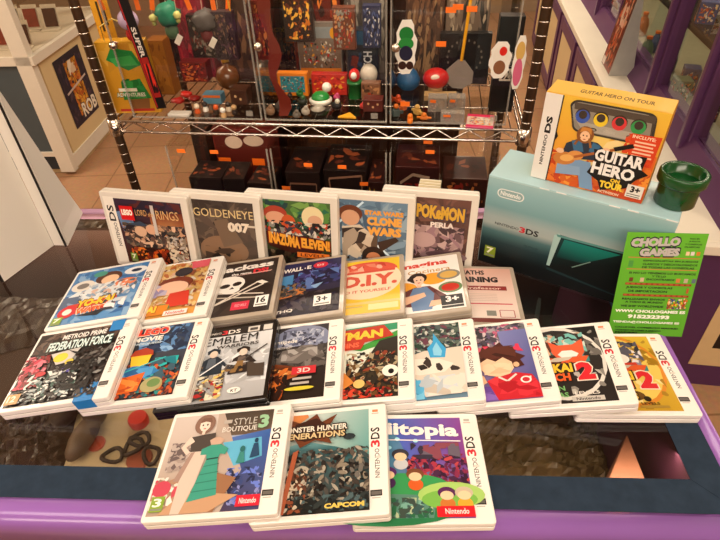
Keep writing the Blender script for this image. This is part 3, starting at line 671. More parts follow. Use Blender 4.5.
# orange curvy sticker/wave at left edge of the middle box
wv = []
for i in range(15):
    t = i/14; wv.append((.006*math.sin(t*13)+.012*(1-t), .27*t))
pts = [(x, z) for x, z in wv] + [(x+.02+.008*math.sin(z*60), z) for x, z in reversed(wv)]
o = MB().prism(pts, 0, .0015, Matrix(((1, 0, 0, 0), (0, 0, 1, 0), (0, 1, 0, 0), (0, 0, 0, 1)))).build('die_cut_poster', tm('7a2a1c', .4)); o.matrix_world = RM @ Matrix.Translation((.372, .03, SZT)); tag(o, 'wavy edged dark red die cut card at the left side of the middle acrylic case', 'card')
o = MB().ball((0, 0, 0), .024, .02, .035, 16, None, None, .3, 4).build('smoky_charm', mat('smoky_plastic', '5a5048', .2, coat=.6, noise=.4), None); o.location = unz(267, 88, SZT)+Vector((0, 0, .035)); tag(o, 'smoky grey lump of plastic beside the wavy red card', 'toy')
for (px, py, w_, d_, h_, c, nm, pal) in ((207, 58, .06, .02, .09, '241a18', 'charcoal', ['3a3a30', '6a2018', '8a8070']), (228, 60, .05, .02, .10, '3a2a30', 'plum', ['5a3a48', '8a6a50', '1c1418']),
        (265, 60, .04, .02, .12, '6a1c14', 'brick coloured', ['a03020', '2a100c', 'd08040']), (300, 42, .07, .02, .10, '2a1c18', 'brown black', ['c8701c', '5a2a1c', 'e8b040']), (345, 50, .05, .02, .09, '6a3a28', 'rusty', ['c89060', '8a8a80', 'a03020']), (372, 48, .04, .02, .09, '2a3050', 'indigo', ['4a5a8a', 'c8c8c8', '181c30'])):
    boxy('hanging_pack', '%s pack standing high at the back of the upper acrylic cases' % nm, 'package', px, py, w_, d_, h_, c, z=SZT+.11, art=busy(c, pal, 24, .1, px))
# --- right box
def sticker(name, label, s_, z, w, h, art, t_=-.003):
    o = thing(name, label, 'sticker'); o.matrix_world = RM @ Matrix.Translation((s_, .012+t_, z))
    pts = [(math.cos(2*PI*i/22)*w/2*(1+.12*math.sin(i*2.3)), math.sin(2*PI*i/22)*h/2*(1+.06*math.cos(i*1.7))) for i in range(22)]
    MB().prism(pts, 0, .0008).build('backing', tm('f2eee4', .4), o).matrix_local = Matrix.Rotation(R(90), 4, 'X')
    a = Art(w*.8, h*.84, .0010); art(a); a.build('print', o, PRINT).matrix_local = Matrix.Rotation(R(90), 4, 'X')
    return o
sticker('die_cut_sticker', 'white edged green and navy die cut sticker on the door of the right acrylic case', .668, ZC+.178, .042, .11, lambda a: a.e(.5, .22, .42, .15, '1f7a34').e(.5, .42, .45, .13, '2a8a3c').e(.5, .62, .4, .16, '26253c').e(.3, .88, .25, .09, '3a2018').e(.75, .88, .22, .09, '3a2018'))
sticker('die_cut_sticker', 'white edged die cut sticker with red disc, high on the right acrylic case', .855, ZC+.155, .042, .075, lambda a: a.e(.5, .35, .45, .3, 'eee8dc').e(.62, .22, .22, .14, 'd8281c').e(.5, .72, .35, .22, '8a5a3c'))
o = sticker('die_cut_sticker', 'tall pink and white die cut sticker at the right end of the wire shelf', .892, ZC+.15, .024, .11, lambda a: a.e(.5, .25, .45, .2, 'd8b060').e(.5, .7, .45, .3, 'd86a8a'))
p = unz(408, 88, SZT); o = thing('plush_toy', 'blue round plush toy lump in the right acrylic case', 'plush', p, kr)
MB().lathe([(.018, 0), (.028, .01), (.029, .024), (.02, .04), (.007, .052), (.001, .066)], 22).build('body', tm('1f5a8a', .5), o)
boxy('speckled_card', 'pale grey card with faint writing behind the blue plush toy', 'card', 421, 74, .09, .006, .11, '8c8880', art=lambda a: a.r(0, 0, 1, 1, '9a968c').sc(.1, .1, .9, .9, 40, .03, ['6a6a6a', '5a5a60', 'b0aca0'], 2))
p = unz(435, 93, SZT); o = thing('red_cushion', 'round red squeeze ball with a pale disc and cream base in the right acrylic case', 'ball', p, kr)
MB().lathe([(.012, 0), (.017, .004), (.017, .02)], 20).build('base', tm('dcb98a', .5), o); MB().ball((0, 0, .036), .031, .03, .023, 22).build('ball', tm('c01f1c', .35), o)
MB().ball((-.002, -.024, .044), .011, .004, .009, 14).build('pale_disc', tm('e8d8c8', .4), o)
boxy('acrylic_stand', 'cream stand plate under the red ball', 'stand', 440, 101, .075, .03, .012, 'b89868')
boxy('dark_disc_pack', 'black square package with ring of grey dots behind the spatula', 'package', 462, 84, .12, .02, .12, '141010', art=lambda a: [a.r(0, 0, 1, 1, '161112')] + [a.e(.5+.36*math.cos(k*PI/9), .45+.34*math.sin(k*PI/9), .022, .03, '6a625a', 8) for k in range(18)] and None)
boxy('framed_card', 'brown picture card at the back left of the right acrylic case', 'card', 413, 40, .10, .01, .12, '4a3428', z=SZT, art=busy('6a4c34', ['3a2820', '8a6a4a', '2a1c18'], 14, .14, 3))
# spatula
sp = thing('spatula', 'grey spatula with a long yellow handle upright in the right acrylic case', 'spatula'); pp = unz(457, 90, SZT); sp.location = pp; sp.rotation_euler = (R(-4), R(4), kr)
MB().prism([(-.008, .07), (.008, .07), (.032, .045), (.033, .02), (.012, .004), (-.012, .004), (-.033, .02), (-.032, .045)], 0, .003, Matrix(((1, 0, 0, 0), (0, 0, 1, 0), (0, 1, 0, 0), (0, 0, 0, 1)))).build('blade', tm('8a8078', .3), sp)
MB().tube([(0, .0015, .068), (0, .0015, .20)], .0038, 8).build('handle', tm('e0a020', .35), sp)
def clearbox(label, px, py, w, d, h):
    p = unz(px, py, SZT); o = thing('small_clear_box', label, 'box', p, kr)
    for n_, b_ in (('front', (-w/2, 0, 0, w/2, .0015, h)), ('back', (-w/2, d-.0015, 0, w/2, d, h)), ('lid', (-w/2, 0, h, w/2, d, h+.0015))): MB().box(*b_).build(n_, mat('clear_box_plastic', 'b8aca0', .15, coat=.6, alpha=.45), o)
    MB().ball((-w*.22, d/2, .011), .009, .008, .010, 12).build('left_item', tm('c83a28'), o); MB().ball((w*.22, d/2, .011), .009, .008, .010, 12).build('right_item', tm('b07a40'), o)
    MB().box(-w*.4, -.001, h*.72, -w*.1, 0, h*.92).build('price_tag', M_('sticker', ORT, .6), o)
    return o
clearbox('clear box with red and tan items under the red ball', 437, 112, .042, .03, .03)
clearbox('clear box with red and tan items beside the pink packet, at the back', 456, 111, .038, .03, .028)
clearbox('flat clear box with orange tag left of the pink packet, in the front', 452, 124, .05, .02, .022)
def pk(a): a.r(0, 0, 1, 1, 'd8c8b8').r(0, 0, 1, .2, 'd8285a').r(0, .85, 1, 1, 'd8285a').sc(.1, .22, .9, .82, 24, .08, ['c83040', 'e8a030', '4a3a50', 'e8d8c8'], 4)
p = unz(480, 122, SZT+.0035); o = thing('trading_card_packet', 'pink and white packet lying flat at the right front of the right acrylic case', 'packet', (p.x, p.y, SZT), kr+R(-6))
MB().box(-.029, -.026, 0, .029, .04, .0035).build('packet', tm('d0547a', .3), o, .001); a = Art(.056, .064, .0036, 0, .007); pk(a); a.build('front_print', o, PRINT)
def bs(a): a.r(0, 0, 1, 1, '120e0e').r(.25, .52, .75, .66, 'e4ddd0').t('02', .3, .54, .7, .64, '181010').t('GAME', .35, .34, .65, .50, 'd8d0c8', rot=90)
boxy('long_pouch', 'tall black pouch with a small white label at the right end of the wire shelf', 'pouch', 500, 112, .05, .03, .20, '120e0e', art=bs)
for (px, py, c, nm, hh) in ((396, 116, '3a4a4a', 'slate', .03), (403, 110, 'b85a2a', 'rust', .022), (410, 122, 'e88020', 'orange', .018), (417, 114, 'c8a050', 'straw', .022), (424, 119, 'd8761c', 'amber', .012), (398, 102, 'c84a1c', 'red brown', .016)):
    p = unz(px, py, SZT); o = thing('block_toy', '%s jointed block toy at the left front of the right acrylic case' % nm, 'toy', p, kr+px, 'jointed block toys in the right acrylic case')
    MB().box(-.008, -.006, 0, .008, .006, hh*.55).build('body', tm(c), o, .002); MB().ball((0, 0, hh*.75), .006, None, None, 12).build('head', tm('d87020' if c == '3a4a4a' else c), o); MB().box(-.016, -.003, hh*.2, -.008, .003, hh*.4).box(.008, -.003, hh*.2, .016, .003, hh*.4).build('arms', tm(c), o)
for i, (px, py) in enumerate(((451, 10), (472, 9), (441, 44), (405, 104), (458, 7))):
    p = unz(px, py, SZT+.1); o = MB().box(-.010, -.0006, -.005, .010, .0006, .005).build('price_sticker', M_('sticker', ORT, .6))
    d = CX*((px-360)/545) + CD*((py-270)/545) + CF; n = Vector((-math.sin(kr), math.cos(kr), 0)); q = RM @ Vector((0, .0105, 0)); s_ = (q-CP).dot(n)/d.dot(n); o.location = CP+d*s_; o.rotation_euler = (0, 0, kr)
    tag(o, 'orange price sticker on the right acrylic case door, %s' % ('above the spatula handle', 'high near the right', 'left of the spatula blade', 'low at the left', 'topmost of all')[i], 'sticker', 'price stickers on the right acrylic case')
# tall things at the back of the boxes
for (s_, t_, w_, h_, c, nm, pal) in ((.12, .26, .09, .34, '7a1c2c', 'crimson', ['5a1420', '9a2a34']), (.25, .26, .12, .33, '3c2a22', 'coffee brown', ['5a3c2c', '2a1c18', '7a5a40']), (.44, .26, .12, .38, '5a1c12', 'brick red', ['8a3018', '2a100c', 'd87a30', '1c0c0a']), (.56, .26, .10, .38, '4a4440', 'ash grey', ['6a625a', '3a3430', '8a8278']),
        (.70, .26, .09, .34, '4a3226', 'umber', ['6a4a34', '2a1c18', '8a6c4c']), (.80, .26, .10, .38, '6a5a4c', 'taupe', ['8a7a68', '4a3c30', 'a89880', '2a2420'])):
    o = thing('tall_carton', '%s tall carton at the back of the upper acrylic cases' % nm, 'box'); o.matrix_world = RM @ Matrix.Translation((s_, t_, SZT))
    MB().box(-w_/2, 0, 0, w_/2, .05, h_).build('body', tm(c, .35), o, .001); a = Art(w_*.95, h_*.97, .0004); busy(c, pal, 30, .1, int(s_*100))(a); a.build('front_print', o, CARD).matrix_local = Matrix.Translation((0, 0, h_/2)) @ Matrix.Rotation(R(90), 4, 'X')
# --- lower shelf goods
LT = LZB+.0035
def low(name, label, cat, s_, t_, w, d, h, c, art, rz=0):
    o = thing(name, label, cat); o.matrix_world = RM @ Matrix.Translation((s_, t_, LT)) @ Matrix.Rotation(R(rz), 4, 'Z')
    MB().box(-w/2, 0, 0, w/2, d, h).build('body', tm(c, .35), o, .0015)
    a = Art(w*.95, h*.95, .0004); art(a); a.build('front_print', o, CARD).matrix_local = Matrix.Translation((0, 0, h/2)) @ Matrix.Rotation(R(90), 4, 'X')
    b = Art(w*.95, d*.9, .0004); b.r(0, 0, 1, 1, c).sc(.05, .1, .95, .9, 10, .1, ['2a1814', '5a2a1c', '8a4a2a'], int(s_*99)); b.build('top_print', o, CARD).matrix_local = Matrix.Translation((0, d/2, h))
    return o
def sil(a): a.r(0, 0, 1, 1, 'd8cdb6').r(0, 0, 1, .35, '161010').e(.3, .5, .14, .13, '181212').e(.7, .55, .14, .13, '181212')
low('figure_carton', 'black and cream carton with dark silhouettes, first from the left on the lower wire shelf', 'box', .165, .045, .085, .09, .195, '1c1310', sil)
low('figure_carton', 'black and cream carton with dark silhouettes, second from the left on the lower wire shelf', 'box', .24, .045, .055, .09, .195, '1c1310', sil, 3)
low('figure_carton', 'black and cream carton with dark silhouettes, third from the left on the lower wire shelf', 'box', .306, .045, .064, .09, .185, '1c1310', sil, -4)
low('toy_carton', 'plain dark brown carton at the left end of the lower wire shelf', 'box', .125, .15, .04, .12, .27, '1f130f', busy('1f130f', ['2c1a14', '3a1c14'], 8, .1, 2))
low('toy_carton', 'large red carton with white controller shapes behind the silhouetted cartons', 'box', .245, .17, .18, .08, .27, '6a1c14', lambda a: a.r(0, 0, 1, 1, '541810').e(.3, .12, .14, .07, 'd0c0b0').e(.62, .1, .16, .06, 'c8b8a8').r(0, .3, .2, .38, ORT).r(.55, .3, .75, .38, ORT).r(0, .45, 1, .8, 'a0521c', '6a2c14').sc(0, .45, 1, .9, 18, .08, ['c87a50', '8a3018', '3a1810'], 4))
low('toy_carton', 'dark carton with thin pale outlines at the left of the lower middle acrylic case', 'box', .41, .08, .09, .14, .20, '1a100e', lambda a: a.r(0, 0, 1, 1, '1a0f0d').ln([(.1, .15), (.9, .15), (.9, .5), (.1, .5), (.1, .15)], .03, '7a5a4a').r(.2, .62, .5, .68, ORT))
low('toy_carton', 'near black carton with a pale frame in the lower middle acrylic case', 'box', .52, .08, .11, .14, .21, '160e0d', lambda a: a.r(0, 0, 1, 1, '160d0c').ln([(.1, .1), (.9, .05), (.9, .4), (.15, .45), (.1, .1)], .03, '8a6a58').sc(.3, .4, .8, .8, 8, .09, ['6a1a14', '2a1a14', 'a03020'], 5))
low('toy_carton', 'dark red and black carton at the right of the lower middle acrylic case', 'box', .60, .06, .04, .12, .19, '2a100e', busy('2a100e', ['7a2018', '481410', 'b8902a'], 12, .12, 6))
low('toy_carton', 'maroon carton with pale curved lines in the lower right acrylic case', 'box', .70, .09, .11, .12, .22, '3a1412', lambda a: a.r(0, 0, 1, 1, '2c100f').sc(.1, .2, .9, .8, 14, .12, ['6a1a18', '8a2420', '1a0c0c'], 4).ln([(.1, .2), (.4, .08), (.8, .12)], .04, '9a8a7a'))
low('toy_carton', 'brown carton with red print at the right end of the lower wire shelf', 'box', .82, .09, .11, .12, .19, '3a1c14', busy('30160f', ['7a2018', '8a5030', '1c100c', 'b8743c'], 22, .1, 9))
for i, (px, py, c, nm) in enumerate(((306, 178, 'c8a838', 'gold'), (316, 183, '9a2018', 'red'), (328, 185, 'd8d0c8', 'white'), (318, 174, '5a6a8a', 'steel blue'), (350, 180, 'a02a1c', 'brick'), (300, 186, '6a2a1c', 'brown red'), (437, 176, '7a6a5a', 'stone'), (448, 180, 'a87a3a', 'brass'), (460, 170, '8a2a18', 'rust red'), (425, 185, 'd86a1c', 'orange'))):
    p = unz(px, py, LT+.06); o = thing('small_figure', '%s small toy piece on the lower wire shelf' % nm, 'toy', (p.x, p.y, LT), kr, 'small toys on the lower wire shelf')
    MB().lathe([(.012, 0), (.012, .03), (.008, .05)], 12).build('body', tm(c), o); MB().ball((0, 0, .06), .011, None, None, 12).build('head', tm(c), o)
for i, (px, py) in enumerate(((181, 151), (214, 152), (308, 165), (342, 167), (286, 188), (364, 184), (428, 142), (430, 152))):
    d = CX*((px-360)/545) + CD*((py-270)/545) + CF; n = Vector((-math.sin(kr), math.cos(kr), 0)); q = RM @ Vector((0, .0105, 0)); s_ = (q-CP).dot(n)/d.dot(n)
    o = MB().box(-.010, -.0006, -.0045, .010, .0006, .0045).build('price_sticker', M_('sticker', ORT, .6)); o.location = CP+d*s_; o.rotation_euler = (0, 0, kr)
    tag(o, 'orange price sticker on the lower acrylic doors, %s from the left' % ('first', 'second', 'fourth', 'fifth', 'third', 'sixth', 'seventh', 'eighth')[i], 'sticker', 'price stickers on the lower acrylic cases')

# ================================================================== GAME CASES
CW, CH, CT = .137, .1245, .0145
def pose(x, y, z, yaw, t, r, T_=CT):
    return Matrix.Translation((x, y, z+ZC+.0008)) @ Matrix.Rotation(R(yaw), 4, 'Z') @ Matrix.Rotation(R(t), 4, 'X') @ Matrix.Rotation(R(r), 4, 'Y') @ Matrix.Translation((0, 0, -T_))
def n3(a, col='4a4644', red='d0303a', y0=.24, y1=.70, x0=.875, x1=.945):
    m = y1-(y1-y0)*.58; n_ = (y1-y0)*.155
    a.t('NINTENDO', x0+(x1-x0)*.42, m+.01, x1-.005, y1, col, .01, rot=90)
    a.t('3', x0, m-n_, x1, m-.005, red, .03, rot=90); a.t('DS', x0, y0, x1, m-n_-.008, '1c1a1a', .02, rot=90)
def strip(kind, a):
    if kind == '3ds':
        a.r(.862, .04, .965, .955, 'f3efe8'); n3(a)
        a.r(.868, .80, .952, .85, '1c1a1a').r(.874, .81, .946, .84, '6a6662').r(.88, .86, .94, .868, 'b8b0a8').e(.93, .52, .022, .012, 'dcd6cc')
        a.r(.89, .06, .935, .085, strip.logo, None).r(.885, .095, .94, .103, 'c8a090')
    elif kind == 'ds':
        a.r(.035, .06, .155, .95, 'efe9dd'); a.t('NINTENDO', .085, .40, .125, .72, '3a3634', .01, rot=90).t('DS', .055, .17, .13, .38, '151313', .02, rot=90)
strip.logo = 'e08a5a'
def game(name, label, M, art, shell=WHITE, kind='3ds', T_=CT, logo='e08a5a', fr=(.03, .045, .862, .955), art_band=True):
    o = thing(name, label, 'game case', M=M, group='game cases on the counter')
    rr = rrect(CW, CH, .0035)
    MB().prism(rr, 0, T_*.48).build('tray', shell, o, .0009, 1)
    r2 = rrect(CW-.0008, CH-.0008, .0033)
    MB().prism(r2, T_*.48, T_*.52).build('seam', mat('seam_grey', 'a8a29a', .5) if shell is not BLACKC else BLACKC, o)
    MB().prism(rr, T_*.52, T_).build('lid', shell, o, .0012, 2)
    if kind: strip.logo = logo; b = Art(CW, CH, T_+.00012); strip(kind, b); b.build('spine_band', o, PRINT)
    a = Art(CW, CH, T_+.0001)
    A0, B0, A1, B1 = fr
    # drawing inside the frame: wrap coordinates
    class F:
        def __getattr__(s, k):
            g = getattr(a, k)
            X = lambda u: A0+(A1-A0)*u
            Y = lambda v: B0+(B1-B0)*v
            def f(*p, **q):
                p = list(p)
                if k in ('r', 'rh'): p[0], p[1], p[2], p[3] = X(p[0]), Y(p[1]), X(p[2]), Y(p[3])
                elif k == 'e': p[0], p[1] = X(p[0]), Y(p[1])
                elif k in ('poly', 'ln'): p[0] = [(X(u), Y(v)) for u, v in p[0]]
                elif k == 'sc': p[0], p[1], p[2], p[3] = X(p[0]), Y(p[1]), X(p[2]), Y(p[3])
                elif k in ('t', 'to'): p[1], p[2], p[3], p[4] = X(p[1]), Y(p[2]), X(p[3]), Y(p[4])
                g(*p, **q); return s
            return f
    art(F()); a.build('cover_sheet', o, PRINT)
    return o
def badge(a, t, x, y, bg='f4f2ee', fg='151515', w=.12, h=.13):
    a.r(x, y, x+w, y+h, bg).t(t, x+w*.15, y+h*.12, x+w*.8, y+h*.68, fg, .03).r(x+w*.08, y+h*.78, x+w*.92, y+h*.9, '8a8a80')

# ---- front row
def style(a):
    a.r(0, 0, 1, 1, 'cfc3bc', 'b09a88').r(.45, 0, 1, .28, '4a4038', '6a5a4c').rh(.45, .26, 1, .97, 'b8c0cc', '4a6aa0').poly([(.5, .3), (1, .22), (1, 1), (.62, 1)], ('5a7ac0', '3a62a8', '4a4a70', '4a3a50'))
    a.poly([(.44, 0), (.5, 0), (.78, .62), (.66, 1), (.5, 1)], 'b9a79a').poly([(.55, .33), (.92, .3), (.95, .5), (.7, .58)], '62b4d8').sc(.62, .6, .98, .95, 22, .04, ['6a80d8', '3a4a80', '8a90c8', '2a3050'], 3)
    a.sc(.05, .3, .3, .6, 26, .045, ['8a7a78', '6a5c5c', 'a89890', 'bcaea6'], 7).sc(0, .65, .3, .95, 20, .06, ['e8dcd0', 'c84a5a', 'b08a70', 'f0e8e0', '9a7c68'], 4).e(.08, .76, .07, .07, 'c8485c')
    a.poly([(.5, .62), (.75, .7), (.6, 1), (.3, 1), (.25, .85)], '9a6e50').poly([(.3, .8), (.8, .86), (.55, 1), (.1, 1)], 'c49a78')
    # the standing woman: hair, face, dark top, pale trousers
    a.e(.33, .115, .085, .10, '8a6a5c').poly([(.22, .25), (.46, .22), (.48, .34), (.42, .42), (.26, .43)], '4c4440').poly([(.22, .24), (.15, .36), (.22, .44), (.25, .41), (.2, .36), (.27, .3)], 'e6cdbf').poly([(.25, .41), (.42, .41), (.38, .72), (.3, 1), (.22, 1), (.22, .7)], 'd6c4b6').poly([(.26, .42), (.3, .41), (.22, .7), (.16, .7)], 'a88c80')
    a.poly([(.28, .10), (.33, .07), (.38, .10), (.385, .15), (.36, .185), (.335, .20), (.305, .185), (.28, .15)], 'f0d8ca').e(.31, .125, .007, .01, '3a2a28').e(.355, .122, .007, .01, '3a2a28').e(.335, .165, .012, .006, 'c86a6a').poly([(.27, .1), (.3, .045), (.38, .045), (.4, .1), (.33, .085)], '7a5a4c').r(.32, .19, .35, .23, 'eacfc0')
    # teal dress on its bust
    a.poly([(.42, .3), (.47, .27), (.51, .27), (.56, .3), (.53, .37), (.45, .37)], 'c8a894').poly([(.36, .39), (.45, .35), (.54, .35), (.62, .4), (.6, .46), (.55, .45), (.54, .5), (.6, .85), (.34, .9), (.43, .5), (.42, .45), (.36, .45)], '3f9c88')
    for k in range(4): a.ln([(.42-.02*k, .57+.08*k), (.56+.01*k, .55+.08*k)], .008, '2c7a6a')
    a.ln([(.43, .5), (.54, .49)], .012, '1f3a38')
    a.e(.76, .42, .02, .03, '2c6a6a').poly([(.74, .45), (.78, .45), (.8, .56), (.72, .56)], '3c8a84').e(.88, .34, .015, .022, '22405a').poly([(.86, .37), (.9, .37), (.93, .5), (.84, .52)], '2a4a6a')
    a.t('STYLE', .62, .08, .85, .155, 'c8c4bc', .0).r(.52, .09, .6, .13, 'b8b0a8').t('BOUTIQUE', .52, .17, .86, .235, 'e4e0d8', .012).t('3', .87, .06, .97, .21, '9ac8a0', .05)
    badge(a, '3', .02, .83, '8aa83c', 'f4f4e8', .12, .14); a.r(.79, .87, 1, .97, 'd8283c').t('Nintendo', .82, .895, .97, .945, 'f4e8e4', .02)
game('game_case', 'white framed game case showing a woman beside a teal dress, leftmost of the front row', pose(-.1512, .3136, .0248, -2.2, .3, -8.0), style, logo='b8b4ac')
def hunter(a):
    a.r(0, 0, 1, 1, 'b8c4bc', '2c3c3c').poly([(0, 0), (.45, 0), (.2, .2), (0, .3)], 'd88a50').poly([(.4, 0), (1, 0), (1, .5), (.6, .4)], ('c8d4d0', '8ab4b0', '5a9a98', 'a0bcb4'))
    a.poly([(0, .4), (.4, .3), (.7, .38), (1, .5), (1, 1), (0, 1)], ('4a6468', '7ab0b4', '3a6a70', '2a4448', '34302c', '2a2420'))
    a.sc(.0, .4, 1, .9, 130, .04, ['2a2624', '3e3834', '1c1a1a', '5a5048', '6e6a64', '4a4844', '8a8070', 'a8a090', '3a4a4c'], 12, 2.2).sc(.05, .6, .45, 1, 50, .035, ['c8b8a0', '8a4a30', '3a2a20', 'b0a898', '5a3a2c'], 8)
    a.poly([(.3, .42), (.35, .4), (.27, 1), (.23, 1)], 'a85a3c').e(.82, .3, .05, .03, '2a3438', 8).sc(.35, .85, 1, 1, 20, .05, ['4a6064', '2c3434', '1c2020'], 6)
    a.poly([(.2, .05), (.36, .12), (.5, .02), (.55, .12), (.7, .04), (.62, .18), (.75, .24), (.62, .28), (.66, .36), (.5, .31), (.36, .38), (.3, .28), (.1, .35), (.2, .22), (.08, .14), (.25, .15)], '6a3a24').poly([(.3, .12), (.5, .07), (.6, .15), (.58, .28), (.4, .32), (.25, .25)], '3a2018')
    a.to('MONSTER HUNTER', .16, .155, .8, .215, 'e8e2d2', '2a1c14', bold=.03).to('GENERATIONS', .17, .225, .78, .29, 'd8c090', '2a1c14', bold=.03)
    a.t('CAPCOM', .62, .93, .96, .975, 'e8c860', .05)
game('game_case', 'white framed game case with dark teal monster hunt cover, middle of the front row', pose(-.0467, .3085, .0249, -1.6, .3, -8.1), hunter)
def mii(a):
    a.rh(0, 0, 1, 1, '3aa0b8', '7a4a9a').poly([(.3, 0), (1, 0), (1, .5), (.5, .5)], ('4a6ac0', '8a4a9a', '8a4088', '5a6ac8')).sc(.45, .4, 1, .75, 60, .045, ['6a2a50', 'a8384c', '4a2a48', '8a3050', '3a2038', 'c04a50'], 3).sc(.5, .28, .95, .45, 16, .05, ['6a6070', '8a4a58', '3a3444'], 9)
    a.e(.25, .85, .6, .2, '2a7a4c').e(.4, .72, .35, .12, '3a9a58').poly([(.2, .78), (.7, .8), (.65, 1), (.2, 1)], '5a8a7a').sc(.1, .82, .65, 1, 24, .05, ['3a5a58', '7ab0a0', '2a6a48', 'b8c8a0', '405048'], 5).e(.82, .8, .24, .11, 'a8d070').e(.8, .84, .2, .08, '7ab850')
    for (x, y, h, b) in ((.12, .5, 'e8c040', 'c86a3c'), (.28, .6, '5a2a6a', '4a2a58'), (.52, .62, '7a4a30', 'd8622c'), (.4, .42, '3a3a44', 'c8ccd0'), (.08, .85, 'e0b040', 'a87038'), (.78, .8, '5a2a5a', 'c87838'), (.93, .8, 'c8b8a0', 'e0a838')):
        a.e(x, y-.02, .065, .05, h).e(x, y+.08, .055, .05, b).e(x, y+.005, .048, .038, 'f0d0a8')
    for (x, y) in ((.3, .33), (.38, .24), (.55, .26), (.25, .25)): a.e(x, y, .02, .018, 'a8e4f4')
    a.t('Miitopia', .08, .06, .96, .24, 'fbf6f0', .04, skew=-.04).ln([(.0, .235), (.97, .27)], .01, 'f4eef0')
    a.r(.68, .9, 1.0, .995, 'd8222c').t('Nintendo', .75, .92, .95, .97, 'f4e0dc', .02)
game('game_case', 'white framed game case with purple and green fantasy cover, rightmost of the front row', pose(.0536, .3046, .0153, -1.4, -.3, 0), mii, logo='b8b4ac')

# ---- second row
def metroid(a):
    a.r(0, 0, 1, 1, '3a2a26', '1c1614').sc(0, .0, 1, .3, 22, .09, ['5a443a', '2a201c', '6a5a50', '3a3230'], 4).sc(.0, .3, 1, 1, 120, .04, ['1a1412', '2a201c', '3a2c28', '4a4442', '6a6662', '0e0c0c', '8a8a88'], 8, 2.2).sc(.0, .35, .3, .8, 24, .05, ['8a2024', 'c83a50', '5a1a1c', 'e07a8a'], 2)
    a.poly([(.28, .35), (.62, .3), (.55, .5), (.4, .52)], 'c8c4c0').e(.42, .42, .07, .06, 'e8d040').e(.55, .5, .04, .04, 'd8c440').e(.57, .6, .06, .045, '5a50a8').e(.27, .62, .05, .03, 'c03038')
    a.sc(.15, .6, .75, .98, 30, .035, ['d8dcd8', 'a8b0b0', 'e8e8e4', '7a8a8c', '3a5a50'], 11, 2.6).sc(.5, .5, .9, .9, 20, .05, ['0c0a0a', '1c1616'], 3)
    a.t('METROID PRIME', .33, .08, .86, .155, 'eceae4', .03).to('FEDERATION FORCE', .2, .18, .96, .31, 'e0efec', '2a6a68', grow=.006, bold=.03).poly([(.48, .33), (.62, .38), (.76, .3), (.62, .42)], '141010')
    a.r(.02, .86, .17, .99, 'c8965a').t('12', .04, .88, .13, .96, 'f4e8d0', .03)
    # no copied figures, only the battle scene
g1 = game('game_case', 'white game case with dark battle cover and two blue tapes, leftmost of second row', pose(-.3577, .4509, .0274, .2, 1.2, -9.4), metroid, logo='c8c4bc')
BT = mat('blue_tape', '1f7fc8', .35, noise=.05)
def tape(x0, x1, v0, v1, edge):
    z = CT+.0011; mb = MB().box((x0-.5)*CW, (.5-v1)*CH, z-.0008, (x1-.5)*CW, (.5-v0)*CH, z)
    if edge: mb.box((x0-.5)*CW, -CH/2-.0006, .001, (x1-.5)*CW, -CH/2, z)
    else: mb.box((x0-.5)*CW, CH/2, .001, (x1-.5)*CW, CH/2+.0006, z)
    o = mb.build('tape', BT, g1); o['label'] = 'bright blue tape strip'
tape(.69, .86, .80, 1.0, True); tape(.75, .88, .0, .14, False)
def legomovie(a):
    a.r(0, 0, 1, 1, '3a4858', '3a3038').sc(.4, 0, 1, .4, 20, .08, ['2a3a5a', '5a86b8', '3a5070', '22304a', '8ab4dc'], 3, 3).sc(0, .25, .4, .8, 30, .06, ['2a4a68', '4a5a60', '2a2c30', '8a9090'], 6).sc(.0, .55, 1, 1, 110, .05, ['8a3a28', 'c8582c', '3a5a6a', 'd88a4a', '4a2a28', '28404a', 'a84a30', '2a8a88'], 9).sc(.65, .5, .95, .8, 14, .05, ['2ab0b0', '1f7a88', '3a5a6a'], 4)
    a.poly([(.36, .44), (.40, .36), (.52, .33), (.62, .38), (.64, .45)], 'a83a20').poly([(.38, .44), (.62, .44), (.61, .57), (.53, .62), (.42, .59)], 'f0c030').poly([(.3, .64), (.45, .58), (.62, .6), (.78, .68), (.66, .76), (.38, .80)], '2c78b8').sc(.34, .62, .7, .76, 8, .05, ['1f5c94', '4a98d0'], 2, 3).poly([(.34, .74), (.62, .68), (.6, .92), (.34, .95)], 'd8641f').sc(.36, .72, .6, .92, 8, .04, ['b84a18', 'f08838'], 5, 3).e(.74, .86, .1, .09, 'a8a070').e(.76, .84, .06, .05, '6a8a50').ln([(.1, .75), (.8, .5)], .015, '3ab0b8')
    a.to('LEGO', .36, .04, .72, .14, 'e84030', 'f0d0c0', bold=.05).t('MOVIE', .32, .165, .68, .235, 'f0ece4', .05).t('EL VIDEOJUEGO', .3, .25, .68, .29, 'd0e0e8', .02)
game('game_case', 'white game case with toy brick city cover, directly right of the blue taped one', pose(-.2655, .4499, .0274, -1.6, 1.1, -9.6), legomovie)
